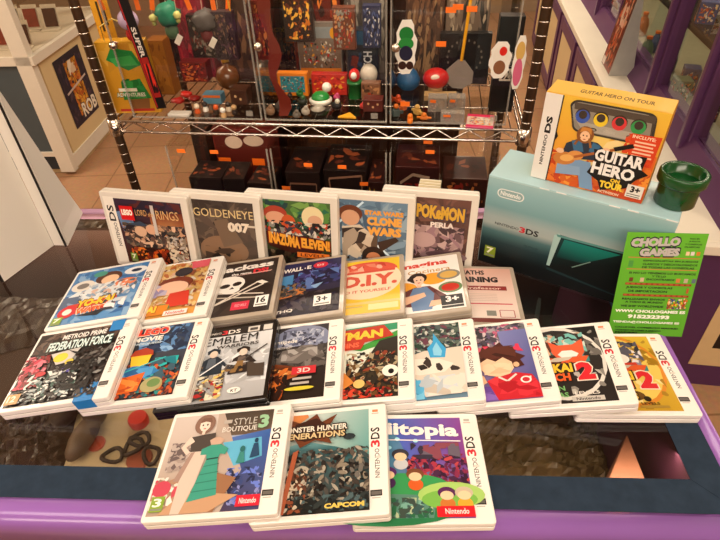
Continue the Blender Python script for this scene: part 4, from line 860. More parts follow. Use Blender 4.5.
def emblem(a):
    a.r(0, .1, 1, 1, 'dcdfe2', 'a6a8ab').r(0, 0, 1, .115, '2a2624').t('NINTENDO', .24, .045, .46, .075, 'd8d0c8', .01).t('3', .47, .03, .53, .09, 'd83a40', .03).t('DS', .535, .03, .66, .09, 'e8e4dc', .02).r(.74, .02, .86, .1, 'd8d4cc').r(.9, .02, .99, .1, 'd8d4cc').r(.76, .04, .84, .08, '4a4644')
    a.sc(.1, .3, 1, .8, 30, .08, ['c8ccd0', 'b8bcc0', 'e4e6e8', 'aaacae'], 3, 2.5).sc(.1, .62, .6, .98, 60, .045, ['d8c070', 'e8e0c8', '7a7060', 'a83030', '4a4440', 'c8c0b0', '9a9288'], 6, 2)
    for (x, y, c, d) in ((.44, .40, '26303c', '5a6470'), (.74, .42, '2c2422', '6a5c54')):
        a.poly([(x-.09, y+.06), (x-.03, y+.02), (x+.05, y+.02), (x+.10, y+.07), (x+.12, y+.26), (x-.12, y+.27)], c).poly([(x-.06, y-.02), (x-.07, y-.07), (x-.01, y-.105), (x+.06, y-.08), (x+.065, y-.01), (x+.02, y-.05)], c).e(x, y-.02, .038, .045, 'e0cdbc').poly([(x-.04, y+.04), (x+.03, y+.04), (x+.05, y+.16), (x-.05, y+.17)], d).ln([(x-.10, y+.10), (x-.15, y+.2), (x-.05, y+.22)], .03, d).ln([(x+.08, y+.08), (x+.15, y+.16)], .03, c)
    a.poly([(.8, .55), (.97, .58), (.98, .76), (.82, .74)], '4a4038').ln([(.34, .66), (.60, .44)], .014, 'e8eaec').ln([(.62, .62), (.97, .33)], .016, '4a4644').sc(.3, .52, .9, .68, 10, .03, ['c8ccd0', '8a6a40', '3a3a40'], 5, 3)
    a.t('FIRE EMBLEM', .0, .145, .86, .25, '1c1a1a', .0, skew=.02).t('WARRIORS', .45, .265, .88, .31, '2a2828', .02)
    a.e(.72, .9, .06, .035, 'eeeae4', 14).t('KT', .69, .885, .75, .92, '2a2a2a').sc(.15, .86, .45, .98, 10, .04, ['b02a2a', '3a3a3a'], 2)
    a.e(.93, .57, .06, .015, 'b8bcc0')
game('game_case', 'glossy black game case with grey battle cover of two swordsmen, second row', pose(-.1758, .4416, .0274, -.8, 1.1, -9.6), emblem, shell=BLACKC, kind=None, fr=(.03, .045, .965, .955))
def umbra(a):
    a.r(0, 0, 1, 1, '2c2628', '241a14').e(.7, .2, .27, .19, '8088a4').sc(.48, .05, .95, .3, 24, .05, ['9aa4bc', '5a6078', 'b8bece', '3a3c50'], 5).sc(.3, .3, 1, .62, 40, .09, ['4a4644', '5e5854', '3a3432', '7a7470', '2c2826'], 7, 2.8).poly([(.5, .35), (.85, .32), (.95, .45), (.7, .55), (.45, .5)], '6a6460').sc(.5, .34, .9, .5, 8, .04, ['a8a4a0', '8a8480'], 4, 3).sc(0, .1, .35, .7, 30, .07, ['140f10', '1e1614', '2c211e', '7a5a48'], 3)
    a.poly([(.0, .62), (.4, .52), (.8, .62), (.7, .72), (.3, .84), (.0, .9)], ('3a1a10', '8a4420', '4a2414', 'a85020', 'c86a2c', '2a120c')).poly([(.1, .7), (.45, .6), (.7, .66), (.45, .74), (.2, .8)], ('a84c1c', 'f0a458', 'b8602c', 'e08a3c', '7a3414')).poly([(.35, .68), (.48, .63), (.6, .67), (.45, .71)], 'f8cc88').sc(0, .6, .6, 1, 20, .08, ['3a1a10', 'a04818', '1c100c', 'd0702c', '2a1610'], 6, 3)
    a.poly([(.36, .08), (.39, .08), (.43, .17), (.32, .17)], 'd83030').t('Centipede', .34, .2, .66, .27, 'eeeae4', .02).t('INFESTATION', .42, .3, .6, .33, 'c8c0b8')
    a.r(.64, .6, .9, .7, 'c83038').t('3D', .7, .62, .84, .68, 'f0d8d0').r(.66, .74, .86, .77, 'b8b0a8').r(.64, .8, .84, .83, 'b8b0a8').e(.74, .88, .13, .022, 'd8c83c')
game('game_case', 'white game case with smoky grey cover, directly right of the glossy black case', pose(-.0927, .4396, .0274, -2.2, 1.1, -9.6), umbra, logo='f3efe8')
def rayman(a):
    a.r(0, 0, 1, 1, 'cfe4dc', 'f0e4cc').poly([(.0, .06), (1, 0), (1, .1), (.0, .2)], '2f9468').poly([(.5, .35), (1, .12), (1, .26), (.6, .38)], '3f9a3c').poly([(0, .3), (.5, .3), (.2, .8), (0, .9)], 'f4ecd8').poly([(.8, .25), (1, .2), (1, 1), (.3, 1), (.5, .8)], '2a241c').sc(.45, .4, 1, .97, 60, .045, ['1c1814', '3a3020', '6a4a24', '141010', '8a3a20', 'b0a080'], 4, 2).e(.92, .68, .07, .07, 'f4efe4').e(.93, .69, .025, .03, '15100f')
    a.poly([(.1, .7), (.4, .62), (.55, .8), (.3, .97), (.1, .97)], 'd8883c').e(.6, .82, .05, .05, 'e8c070').sc(.2, .88, .95, 1, 20, .04, ['b02820', '7a1c18', 'd84a30'], 3)
    a.e(.27, .48, .09, .06, 'e8a848').e(.27, .5, .06, .04, 'f4dcc0').e(.2, .65, .07, .02, 'c8ccd4').e(.13, .87, .085, .07, '2a3050').e(.13, .87, .055, .045, 'd8dce4')
    a.poly([(.0, .1), (.85, .03), (.96, .2), (.64, .27), (.6, .36), (.0, .37)], 'b8341c').t('RAYMAN', .1, .1, .84, .22, 'f4c838', .05, skew=.03).t('ORIGINS', .2, .265, .58, .335, 'f06a48', .04, skew=.02)
game('game_case', 'white game case with large yellow lettering on red and green leaf, second row', pose(-.0074, .438, .0274, -4.0, 1.1, -9.6), rayman, logo='f3efe8')
def y6(a):
    a.r(0, 0, 1, 1, '4a5a58', '6a8aa0').sc(0, 0, 1, .38, 90, .05, ['2a4438', '5a6a60', 'c8ccc4', '3a2c34', '8a948c', '6a3a4a', '243038'], 5).sc(.0, .22, .42, .72, 40, .09, ['c87830', 'e0a050', '8a4a20', 'd8c8b0', 'b86828'], 8)
    a.poly([(.3, .52), (.42, .44), (.6, .38), (1, .36), (1, .95), (.5, .98), (.45, .76), (.34, .66)], 'ddd2c2').poly([(.32, .56), (.5, .48), (.75, .5), (.9, .58), (.8, .68), (.55, .70), (.4, .66)], 'eee5d8').poly([(.58, .74), (.9, .72), (.95, .95), (.6, .97)], 'cfd8de').ln([(.62, .80), (.9, .78)], .01, 'a8b4bc').sc(.45, .44, .98, .72, 7, .035, ['2a2420', '3a302c'], 7, 1.2).sc(.4, .7, 1, .96, 12, .05, ['c8beb0', 'e8e0d4', 'b8c4cc'], 6, 3)
    for (x, y, k) in ((.40, .46, 1), (.74, .4, 1.3)):
        a.poly([(x-.06*k, y+.06*k), (x-.08*k, y-.04*k), (x-.03*k, y-.1*k), (x-.02*k, y-.2*k), (x+.04*k, y-.08*k), (x+.075*k, y-.02*k), (x+.06*k, y+.07*k)], '3aa4dc').poly([(x-.03*k, y+.04*k), (x-.035*k, y-.03*k), (x, y-.1*k), (x+.04*k, y), (x+.03*k, y+.05*k)], '8ad0f0')
    a.poly([(0, .76), (.5, .74), (.6, 1), (0, 1)], '3a94c8').sc(0, .76, .58, 1, 14, .08, ['5ab4e0', '2a78b0', '7ac8ec'], 3, 3).e(.12, .58, .1, .08, 'e8c058').e(.12, .58, .05, .04, 'f4e4b0').sc(.0, .64, .3, .76, 12, .03, ['f0d848', '2a8a4a', 'd83a30', 'f0ece0'], 5)
game('game_case', 'white game case with cover of cream shape and two blue flames, second row', pose(.0695, .4328, .0274, -3.6, 1.1, -9.6), y6)
def y7(a):
    a.r(0, 0, 1, 1, '5a5068', '8a7ab4').sc(0, 0, 1, .42, 90, .05, ['6a6a70', 'a8a0a8', '3a343c', 'c86a88', '8a7a88', '4a4450', 'd8c8cc', 'b04a70'], 5).poly([(.7, .1), (1, .1), (1, 1), (.75, .9)], ('7a80b8', '6a70a8', '4a4a88', '6a60a0')).sc(.0, .42, .4, .85, 30, .09, ['2a2838', '3a3a58', '4a4a70', '1c1c28', '5a5a88'], 4)
    a.poly([(.0, .86), (.3, .78), (.7, .9), (.75, 1), (0, 1)], '7a5ab0').sc(0, .82, .7, 1, 8, .07, ['8a6ac0', '6a4aa0'], 3, 3).e(.05, .62, .06, .05, 'e8a838').r(.0, .8, .1, .9, 'e0b030')
    a.poly([(.5, .76), (.62, .70), (.8, .68), (.95, .72), (1, .84), (1, 1), (.58, 1)], 'c82834').poly([(.5, .76), (.62, .70), (.6, .84)], 'e03a44').ln([(.62, .72), (.7, .78), (.8, .7)], .018, 'f0d8d0').ln([(.93, .74), (.9, .9)], .014, 'f0d8d0').sc(.6, .78, .98, .98, 10, .05, ['b01c28', 'd83440'], 2, 3)
    a.poly([(.36, .50), (.33, .42), (.40, .44), (.40, .34), (.48, .38), (.52, .27), (.60, .33), (.70, .26), (.74, .34), (.86, .34), (.84, .42), (.93, .48), (.87, .52), (.90, .60), (.82, .62), (.45, .62), (.42, .55)], '4a2018').sc(.42, .32, .84, .48, 8, .06, ['5a2c20', '3a1810', '6a3828'], 8, 3)
    a.poly([(.46, .52), (.54, .47), (.62, .52), (.70, .47), (.78, .54), (.79, .62), (.74, .69), (.63, .72), (.52, .69), (.46, .61)], 'f0c8a4').e(.82, .58, .025, .03, 'e8b890').sc(.48, .54, .76, .68, 6, .05, ['e8bc98', 'f4d2b0'], 3, 2)
    a.poly([(.27, .70), (.33, .66), (.36, .69), (.42, .65), (.48, .70), (.5, .78), (.4, .83), (.3, .79)], 'ecc09a').ln([(.32, .7), (.4, .74)], .008, 'c89870').e(.88, .78, .045, .04, 'f0ece8').e(.88, .78, .03, .026, 'c82834').sc(.0, .3, 1, .42, 8, .04, ['d83a5a', 'e0607a'], 9)
game('game_case', 'white framed game case with purple cover and brown haired child in red, second row', pose(.1511, .428, .0274, -3.1, 1.1, -9.6), y7)
def yw2(bg, bg2, ring, gold):
    def f(a):
        a.r(0, 0, 1, 1, bg, bg2)
        a.e(.55, .47, .38, .45, ring).e(.55, .47, .35, .41, bg2 if not gold else 'e8c860').sc(.75, .05, 1, .5, 14, .035, ['8a8680', '6a6662'] if not gold else ['b08a30', 'a07820'], 5).sc(.6, .6, .95, .98, 10, .03, ['b8b4ac', '8a867e'] if not gold else ['f0dc9a', 'a88028'], 4)
        a.sc(.15, .08, .85, .42, 36, .07, ['7ac0b8', '5a8a88', '3a3430', 'd8b090', 'c8d8d0'] if not gold else ['5a5668', '8a8698', '3a343c', 'd8a83a', 'e8e0e4'], 6)
        if gold: a.poly([(.42, .30), (.40, .14), (.50, .2), (.62, .2), (.72, .13), (.72, .30), (.66, .40), (.48, .40)], '5a5668').e(.57, .33, .11, .07, 'f0ece8').poly([(.4, .42), (.75, .38), (.77, .46), (.45, .5)], 'c83828')
        else: a.poly([(.50, .36), (.47, .18), (.57, .25), (.72, .25), (.83, .18), (.82, .36), (.76, .46), (.56, .46)], 'e0603c').poly([(.55, .38), (.6, .33), (.7, .33), (.76, .38), (.72, .44), (.6, .44)], 'f4ece4').poly([(.28, .34), (.26, .18), (.36, .12), (.48, .2), (.5, .32)], '5a3424').poly([(.31, .34), (.35, .27), (.46, .27), (.48, .36), (.40, .43)], 'f0c8a4')
        a.sc(.35, .42, .85, .5, 16, .06, ['e8a838', '5a3020', 'd85a30', '3a8a88', 'c8c0b0'], 7)
        a.to('YO-KAI', .24, .50, .66, .62, 'f4c83a', '2a1810', bold=.05).to('WATCH', .22, .63, .62, .73, 'e8622c', '2a1810', bold=.05).to('2', .69, .50, .86, .73, 'd82c34', 'f0e0d0', bold=.07)
        if gold: a.e(.5, .82, .16, .07, '6a4a20').to('ALMAS', .38, .79, .62, .86, 'e8c860', '3a2810', bold=.03).t('LEVEL5', .62, .9, .8, .93, '3a2c10').e(.7, .86, .03, .03, '2a2010').r(.6, .94, .88, .97, 'a88838')
        else: a.t('CARN', .3, .79, .54, .85, '7ab870', .03).t('ANIMAS', .26, .87, .56, .93, '7ab870', .03).t('LEVEL5', .62, .87, .85, .91, 'e8e4dc').r(.58, .93, .88, .985, 'c8c4bc').t('Nintendo', .62, .94, .84, .975, '3a3634')
    return f
game('game_case', 'white game case with black cover and pale ring, beside the gold covered case', pose(.2341, .4207, .0277, -6.1, 0, -11.0), yw2('1c1a18', '2a2624', 'e0dcd4', False))
game('game_case', 'white framed game case with gold cover at the right end of the second row', pose(.3070, .4165, .0153, -3.0, -.2, 0), yw2('d8b43c', 'c49c2c', 'd88a30', True))

# ---- third row
def y1(a):
    a.r(0, 0, 1, 1, '3a78b8', '6a94c0').sc(0, 0, 1, 1, 20, .12, ['5a92c8', '4a84bc', '86aed4', '3a6ca8'], 3, 2).poly([(.05, .5), (.3, .25), (.7, .3), (.9, .5), (.6, .65), (.2, .65)], 'dfe6ea').e(.18, .3, .13, .1, 'e0dcd4').e(.18, .3, .07, .05, '7a7470').e(.5, .2, .15, .11, '5a3424').e(.53, .24, .1, .08, 'f0c8a4').e(.78, .35, .12, .07, 'e8885c').e(.85, .14, .13, .07, 'e8ecf0').e(.86, .14, .06, .03, '1c2c48').e(.35, .1, .08, .05, '4a9a8a').sc(.2, .3, .95, .6, 26, .05, ['e8ecee', 'b8c4d0', '5a6a7a', 'd8b8a8', '8ca8c4'], 6).sc(.0, .5, .25, .7, 10, .06, ['5a6c88', '8a9cb8'], 8)
    a.poly([(.12, .66), (.75, .6), (.78, .78), (.1, .86)], 'c8432c').to('YO-KAI', .24, .58, .72, .72, 'f4c83a', '3a2010', bold=.06, skew=.03).to('WATCH', .28, .74, .72, .84, 'ec6a30', 'f0e0c8', bold=.05, skew=.02).e(.16, .78, .1, .1, 'c8343a').e(.16, .78, .05, .05, 'f0e4dc').poly([(.3, .88), (.7, .8), (.6, .92)], '2a2c34').sc(.6, .65, .9, .85, 12, .05, ['e8ecf0', 'c8d0d8', '3a3a48'], 9)
    badge(a, '7', .02, .86, '8aa83c', 'f4f4e8', .13, .13)
game('game_case', 'white framed game case with sky blue cover, leftmost of the third row', pose(-.3595, .5816, .0266, -.2, -.2, -9.7), y1)
def y2(a):
    a.r(0, 0, 1, 1, 'd8b878', 'd89a48').sc(0, 0, 1, .9, 130, .055, ['d8a860', 'e8c88a', 'c88448', 'b86a3a', 'e0b8a0', '8a5038', 'd8d0c0', 'c8a868', 'e8d8b0'], 5).e(.62, .42, .2, .12, '7a3a28').e(.6, .5, .18, .12, 'f0c4a8').poly([(.6, .6), (.85, .58), (.9, .85), (.6, .85)], 'd04030').e(.55, .85, .1, .06, '5a8a50').e(.68, .2, .1, .08, '38343a').poly([(.75, .02), (1, .0), (1, .15), (.78, .16)], 'd85a6a').sc(.3, .4, .55, .65, 10, .06, ['9a90b8', 'c0b8d0', '7a7098'], 7).r(0, .8, .65, .97, 'd8862c')
    a.to('YO-KAI', .08, .8, .5, .92, 'f4d048', 'b86020', bold=.05).r(.62, .92, .92, 1, 'f0ece4').t('Nintendo', .65, .935, .89, .985, 'd8404a')
game('game_case', 'white game case with crowded golden orange cover, directly right of the sky blue one', pose(-.2694, .5818, .0266, -1.7, -.1, -9.8), y2)
FR2 = (.03, .045, .955, .945)
def jack(a):
    a.r(0, 0, 1, 1, '362a26', '2c221e').sc(0, 0, 1, 1, 16, .1, ['3c302a', '2a201d'], 4, 3)
    a.t('jackass', .31, .05, .95, .2, 'f0ece6', .04, skew=.02).t('the game', .46, .21, .7, .27, 'f0ece6', .03).t('DS!', .72, .17, .9, .27, 'e02a3a', .06).poly([(.4, .27), (.95, .24), (.93, .26)], 'd8b0a8')
    a.ln([(.2, .9), (.8, .45)], .02, 'e0d8cc').ln([(.25, .85), (.88, .50)], .02, 'e0d8cc').ln([(.24, .55), (.9, .68)], .018, 'e0d8cc').ln([(.2, .63), (.85, .74)], .018, 'c8beb0').poly([(.78, .44), (.85, .42), (.93, .48), (.86, .5)], 'eee8de')
    a.e(.45, .42, .185, .14, 'f2eee8').e(.5, .54, .10, .06, 'f2eee8').poly([(.27, .42), (.33, .3), (.5, .27), (.62, .34), (.6, .5), (.4, .52)], 'f2eee8').e(.42, .45, .055, .035, '2a201d', rot=-10).e(.56, .43, .05, .035, '2a201d', rot=-10).poly([(.48, .52), (.51, .48), (.54, .52)], '2a201d')
    a.r(.56, .78, .76, .92, 'd0344c').t('RED MILE', .6, .82, .73, .87, 'e8a0a8'); badge(a, '16', .82, .72, w=.15, h=.19)
game('game_case', 'clear game case with dark brown cover and white skull over crutches, third row', pose(-.1816, .5792, .0266, -1.8, -.1, -9.8), jack, shell=CLEARC, kind=None, fr=FR2)
def walle(a):
    a.r(0, 0, 1, 1, '2a2c58', '2c2430').poly([(0, .3), (.6, .2), (.75, .5), (.2, .6)], ('5aa4d0', '4a88c8', '2a5090', '3a88b8')).sc(.45, .1, 1, .5, 26, .08, ['3a3a78', '22244c', '5a5ca0', '1c1c3c'], 5, 2.4).sc(.6, .2, .98, .55, 10, .05, ['5a78b8', '8ab0dc', '2c3c70'], 4).sc(0, .6, 1, .98, 30, .08, ['2a2228', '3c3238', '1c1820', '4a4048'], 6, 2.5)
    a.t('WALL', .32, .10, .55, .18, 'f0ece8', .04, skew=.02).t('E', .60, .09, .65, .16, 'f0ece8', .04).e(.577, .135, .009, .009, 'f0ece8').e(.76, .11, .08, .055, 'd03048').t('DS', .72, .09, .8, .13, 'f4dcd8')
    a.poly([(.2, .58), (.58, .52), (.6, .64), (.2, .7)], 'c8783a').sc(.15, .42, .62, .66, 22, .05, ['3a3a3c', '6a5a4c', '2a2c34', '8a6a48'], 9, 2)
    badge(a, '3+', .72, .7, w=.19, h=.19); a.t('THQ', .3, .89, .5, .95, 'e8e4dc', .03, skew=.02)
game('game_case', 'clear game case with night blue cover and orange box shape, third row', pose(-.0894, .5745, .0266, -1.9, -.2, -9.7), walle, shell=CLEARC, kind=None, fr=FR2)
def diy(a):
    a.r(0, 0, 1, 1, 'f0cc38', 'e8c040').e(.62, .4, .37, .32, 'f2e2c4', 30).e(.62, .22, .33, .16, 'e0604c', 30, 0, 180, 360).sc(.3, .08, .85, .24, 16, .04, ['c84a3c', 'e88a70', 'f0b8a0'], 4)
    a.r(.2, .22, .95, .26, 'd85a48')
    a.t('D.I.Y.', .36, .3, .97, .52, 'd8604c', .05).t('DO IT YOURSELF', .34, .58, .9, .63, 'd86a50', .02).r(.0, .8, 1, .84, 'e0c880').r(.1, .87, .6, .89, 'c8b070').r(.66, .85, .98, .95, 'f0dca0')
game('game_case', 'clear game case with yellow cover and red lettering in a cream oval, third row', pose(-.0069, .5729, .0266, -3.9, -.2, -9.8), diy, shell=CLEARC, kind=None, fr=FR2)
def coc(a):
    a.r(0, 0, 1, 1, 'f6f2ec').t('Imagina', .28, .07, .88, .2, 'd8402f', .04, skew=.02).t('ser Cocinera', .22, .22, .9, .3, 'c89a58', .01, skew=.02)
    a.e(.70, .42, .14, .1, 'f0a83a').e(.36, .55, .14, .1, 'f0a83a').e(.87, .38, .12, .085, '8a8a80').e(.87, .38, .09, .06, 'd8b060').e(.87, .62, .12, .09, '6a8a60').e(.87, .62, .09, .065, 'c83a30')
    K = lambda pts: [(x*.82+.24, y) for x, y in pts]
    a.e(.53, .38, .095, .09, '2a1c18').e(.44, .39, .03, .03, '2a1c18').poly(K([(.18, .6), (.3, .55), (.5, .55), (.7, .75), (.72, .86), (.5, .93), (.15, .88), (.08, .72)]), '6a3a3a').ln(K([(.2, .7), (.3, .88)]), .01, '4a2428').ln(K([(.55, .65), (.66, .85)]), .01, '4a2428').poly(K([(.28, .56), (.46, .56), (.55, .7), (.5, .97), (.25, .97), (.22, .7)]), '6a88b0').poly(K([(.1, .72), (.42, .66), (.44, .73), (.14, .86)]), 'ecc0a0').poly(K([(.5, .82), (.7, .82), (.68, .9), (.46, .92)]), 'ecc0a0').r(.51, .5, .56, .56, 'ecc0a0').poly(K([(.29, .38), (.34, .34), (.41, .35), (.44, .40), (.42, .49), (.37, .53), (.31, .49)]), 'f2cdb4').e(.515, .42, .008, .011, '2a1a18').e(.56, .42, .008, .011, '2a1a18').poly([(.515, .465), (.56, .465), (.538, .485)], 'c04a48')
    a.r(.75, .76, .98, .93, '1c1a1a').t('3+', .8, .78, .94, .88, 'f4f2ee', .04).r(.75, .94, .98, .98, '3a3a3a')
game('game_case', 'clear game case with white cover showing a smiling cook, third row', pose(.0782, .572, .0266, -2.5, -.2, -9.8), coc, shell=CLEARC, kind=None, fr=FR2)
def maths(a):
    a.r(0, 0, 1, 1, 'd8a898', 'ece0d6').t('MATHS', .42, .04, .7, .13, '2a1c1c', .04).t('TRAINING', .3, .17, .84, .28, '2a1c1c', .06).r(.4, .35, .92, .43, '8a2c2c').t('Professor', .46, .365, .86, .415, 'e8c8b8')
    for k in range(5): a.r(.5, .5+.03*k, .8, .505+.03*k, 'b8a098')
    a.r(.45, .67, .95, .69, 'c8505a').r(.66, .8, .76, .89, '8a8a80').r(.8, .79, .95, .91, 'e8d8d0').ln([(.8, .79), (.95, .79), (.95, .91), (.8, .91), (.8, .79)], .008, 'b04a50').r(0, .93, 1, 1, '7a3a34')
game('game_case', 'clear game case with pale pink number training cover, rightmost of the third row', pose(.1524, .5625, .0153, -5.2, -.3, 0), maths, shell=CLEARC, kind=None, fr=FR2)

# ---- upright back row
FRD = (.155, .075, .925, .945)
def lotr(a):
    a.r(0, 0, 1, 1, '3a2c38', '4a2418').sc(0, 0, 1, .25, 20, .1, ['3a2a3a', '5a2c28', '2a2430'], 3, 3).poly([(.5, .2), (1, .15), (1, .6), (.5, .6)], ('8a3a24', '6a2c20', 'c8743c', 'e0a060')).poly([(0, .2), (.2, .15), (.25, .45), (.05, .5)], '6a88b0')
    a.sc(.05, .35, 1, .72, 90, .06, ['4a3a34', '2a2426', '8a6a54', 'c89a78', '6a4c40', 'e0b898', '3a3238', '5a5448'], 8).sc(.1, .72, 1, 1, 60, .06, ['8a3018', 'c8501c', '2a1410', '4a1c10', 'e07a28', '1c1210'], 5).sc(.7, .5, 1, 1, 24, .05, ['b8b0a8', '8a7a68', 'd8c8b0'], 6)
    a.poly([(.15, .37), (.35, .3), (.5, .38)], '3a4658').e(.33, .46, .07, .07, 'd8b090').e(.5, .42, .065, .065, 'd8a888').r(.55, .05, .6, .5, 'c8c0b8')
    a.r(.08, .09, .28, .3, 'd01c1c').t('LEGO', .1, .14, .265, .23, 'f8f0e0', .07).t('LORD', .31, .13, .48, .22, 'd8a868', .0).t('of the', .5, .16, .58, .22, 'd8a868').t('RINGS', .62, .12, .95, .25, 'e0b478', .0)
    badge(a, '7', .08, .82, '6a8a2c', 'f0f0d8', .1, .14)
game('game_case', 'milky game case standing upright, dark orange toy quest cover, leftmost of back row', pose(-.3110, .6692, .0643, -12, 82.1, 0), lotr, shell=MILK, kind='ds', fr=FRD)
def gold(a):
    a.r(0, 0, 1, 1, '463c36', '5c4c42').sc(0, 0, 1, 1, 24, .14, ['50443c', '3c322c', '6a5a4c', '5a4a40'], 5, 2.5).e(.5, .75, .28, .2, '8a6c54').poly([(.4, .3), (.6, .25), (.8, .6), (.5, .7)], '75604e').sc(.2, .7, .9, 1, 16, .07, ['2a2420', '8a6a50', '4a3a30'], 7)
    a.t('GOLDENEYE', .12, .12, .99, .24, 'e0c890', .0).t('007', .6, .3, .92, .45, 'e8dcc8', .06).r(.9, .33, 1, .36, 'd8ccb8')
game('game_case', 'milky game case standing upright with brown cover and gold lettering, back row', pose(-.2072, .6620, .0642, -12, 82.1, 0), gold, shell=MILK, kind='ds', fr=FRD)
def inaz(a):
    a.r(0, 0, 1, 1, '4a6a38', '2a2018').sc(0, 0, 1, .4, 20, .1, ['5a8a40', '3a5030', '78a050', '2a6a50', '244040'], 4).e(.22, .2, .13, .1, 'a8402c').e(.22, .26, .11, .08, 'd8a080').e(.4, .32, .08, .1, 'c8582c').e(.75, .22, .12, .14, 'e8d8a8').e(.78, .28, .08, .08, 'd8a888').sc(.0, .3, 1, .55, 40, .06, ['2a2220', '8a8880', 'd8d0c0', 'c84a28', '3a3a44', '1c1818'], 6).sc(0, .75, 1, 1, 20, .08, ['1c1612', '3a2c20', '6a5a48', '181410'], 8)
    a.poly([(.0, .45), (.3, .55), (.6, .5), (.95, .55), (.85, .75), (.4, .78), (.1, .7)], '3a1810').to('INAZUMA', .10, .5, .55, .68, 'f0a838', '7a1c10', bold=.06, skew=-.05).to('ELEVEN!', .57, .54, .98, .70, 'f0a838', '7a1c10', bold=.06, skew=-.02).r(.5, .76, .97, .84, 'e0782c').t('LEVEL5', .55, .775, .9, .825, '5a2410')
game('game_case', 'milky game case standing upright with green cover and jagged orange lettering, back row centre', pose(-.0971, .6540, .0642, -12, 82.1, 0), inaz, shell=MILK, kind='ds', fr=FRD)
def clone(a):
    a.r(0, 0, 1, 1, '6a88a0', '5a7080').sc(0, 0, 1, 1, 26, .14, ['7a98b0', '58748c', '90a8b8', '486078'], 5, 2.5).ln([(.05, .35), (.4, .02)], .025, 'c8e4f4').ln([(.6, .65), (1, 1)], .025, 'd8ecf8').e(.22, .2, .13, .11, '6a3a24').e(.22, .26, .1, .1, 'd0a080').poly([(.1, .4), (.35, .35), (.6, .55), (.5, .8), (.1, .85)], 'd0c4b0').sc(.1, .4, .6, .9, 18, .07, ['a89a88', 'c8bca8', '5a4a3c', '3a302c'], 8).e(.55, .82, .13, .13, '2a201c').e(.55, .85, .08, .08, 'c8845c').poly([(.6, .6), (.85, .5), (.9, .55), (.65, .75)], '3a2c24').sc(.2, .85, .9, 1, 16, .07, ['3a3440', '2a2428', '6a7a8a'], 9)
    a.t('STAR WARS', .42, .13, .95, .2, 'e8a03c', .06).t('CLONE', .45, .22, .93, .35, 'e8a84a', .07).t('WARS', .45, .37, .93, .5, 'e8a84a', .07)
game('game_case', 'milky game case standing upright with pale blue cover and orange block lettering, back row', pose(.0117, .6465, .0642, -12, 82.1, 0), clone, shell=MILK, kind='ds', fr=FRD)
def poke(a):
    a.r(0, 0, 1, 1, '6e4a40', '4c3430').sc(0, 0, 1, 1, 30, .12, ['7a5448', '5c4038', '644840', '503630'], 5, 2.5).sc(.05, .4, .95, .98, 50, .09, ['a88a88', '8a6c70', 'c0a4a0', '6a5054', '9a7880', '4a383c'], 9, 2.6).e(.4, .62, .13, .1, 'b89a98').e(.7, .85, .25, .07, '8a7074').e(.7, .83, .2, .05, '5a4248')
    a.to('POKeMON', .28, .1, .93, .3, 'd8a83a', '3a4058', grow=.01, bold=.06, skew=-.03).t('PERLA', .48, .34, .8, .42, 'e8dcd4', .05)
game('game_case', 'milky game case standing upright, mauve brown cover, rightmost of the back row', pose(.1010, .6486, .0641, -12.5, 82.1, 0), poke, shell=MILK, kind='ds', fr=FRD)
# bundle of booklets behind the rightmost upright case
bb = thing('booklet_stack', 'bundle of thin cream booklets standing behind the rightmost upright case', 'booklets', (.105, .69, ZC+.0008), R(-14))
for k in range(9): MB().box(-.016, .0018*k*1.6, 0, .016, .0018*k*1.6+.0022, .108+.001*(k % 3), Matrix.Rotation(R(-2), 4, 'X')).build('booklet', mat('booklet_%d' % (k % 3), ('e0d8c0', 'c8b890', 'b8503a')[k % 3 if k == 7 else k % 2], .6, noise=.1), bb)

# ================================================================== CONSOLE BOX
BX, BY, BH, BWd, BD = .182, .656, .15, .238, .086
cb = thing('console_box', 'large turquoise console box standing behind the cases at right', 'box', (BX, BY, ZC+.0008), R(-32.3))
MB().box(0, 0, 0, BWd, BD, BH).build('carton', mat('cyan_card', 'a8ccd2', .35, noise=.05, coat=.2), cb, .0012)
a = Art(BWd-.002, BH-.002, .0003); a.step = 1e-5
ys = [(0, 'a0c6ca'), (.12, '8cb8be'), (.3, '7aa6ac'), (.42, 'a4b6b6'), (.5, 'a8b6b4'), (.58, '4c7478'), (.7, '1d3a40'), (.85, '0c1619'), (1, '080c0e')]
for (v0, c0), (v1, c1) in zip(ys, ys[1:]): a.r(0, v0, 1, v1, c0, c1)
a.ln([(.0, .006), (1, .006)], .006, 'b8d4d4')
pt = [(.05+.055*0, .10)]
def pill(a, x, y, w_, h_, c):
    k = h_/2; ar = BWd/BH; pts = []
    for i in range(9): t = R(90+180*i/8); pts.append((x+k/ar+k/ar*math.cos(t), y+k-k*math.sin(t)))
    for i in range(9): t = R(-90+180*i/8); pts.append((x+w_-k/ar+k/ar*math.cos(t), y+k-k*math.sin(t)))
    a.poly(pts, c)
pill(a, .06, .10, .16, .095, 'e8f0ee'); pill(a, .067, .11, .146, .075, '8fb0b2'); a.t('Nintendo', .08, .122, .2, .17, 'eef4f2', .03)
a.t('NINTENDO', .075, .475, .222, .505, '2a3436', .015).t('3', .226, .455, .262, .52, 'd02838', .04).t('DS', .266, .455, .342, .52, '1a1e20', .03)
a.t('3DS', .27, .645, .36, .69, '22464c', .04)
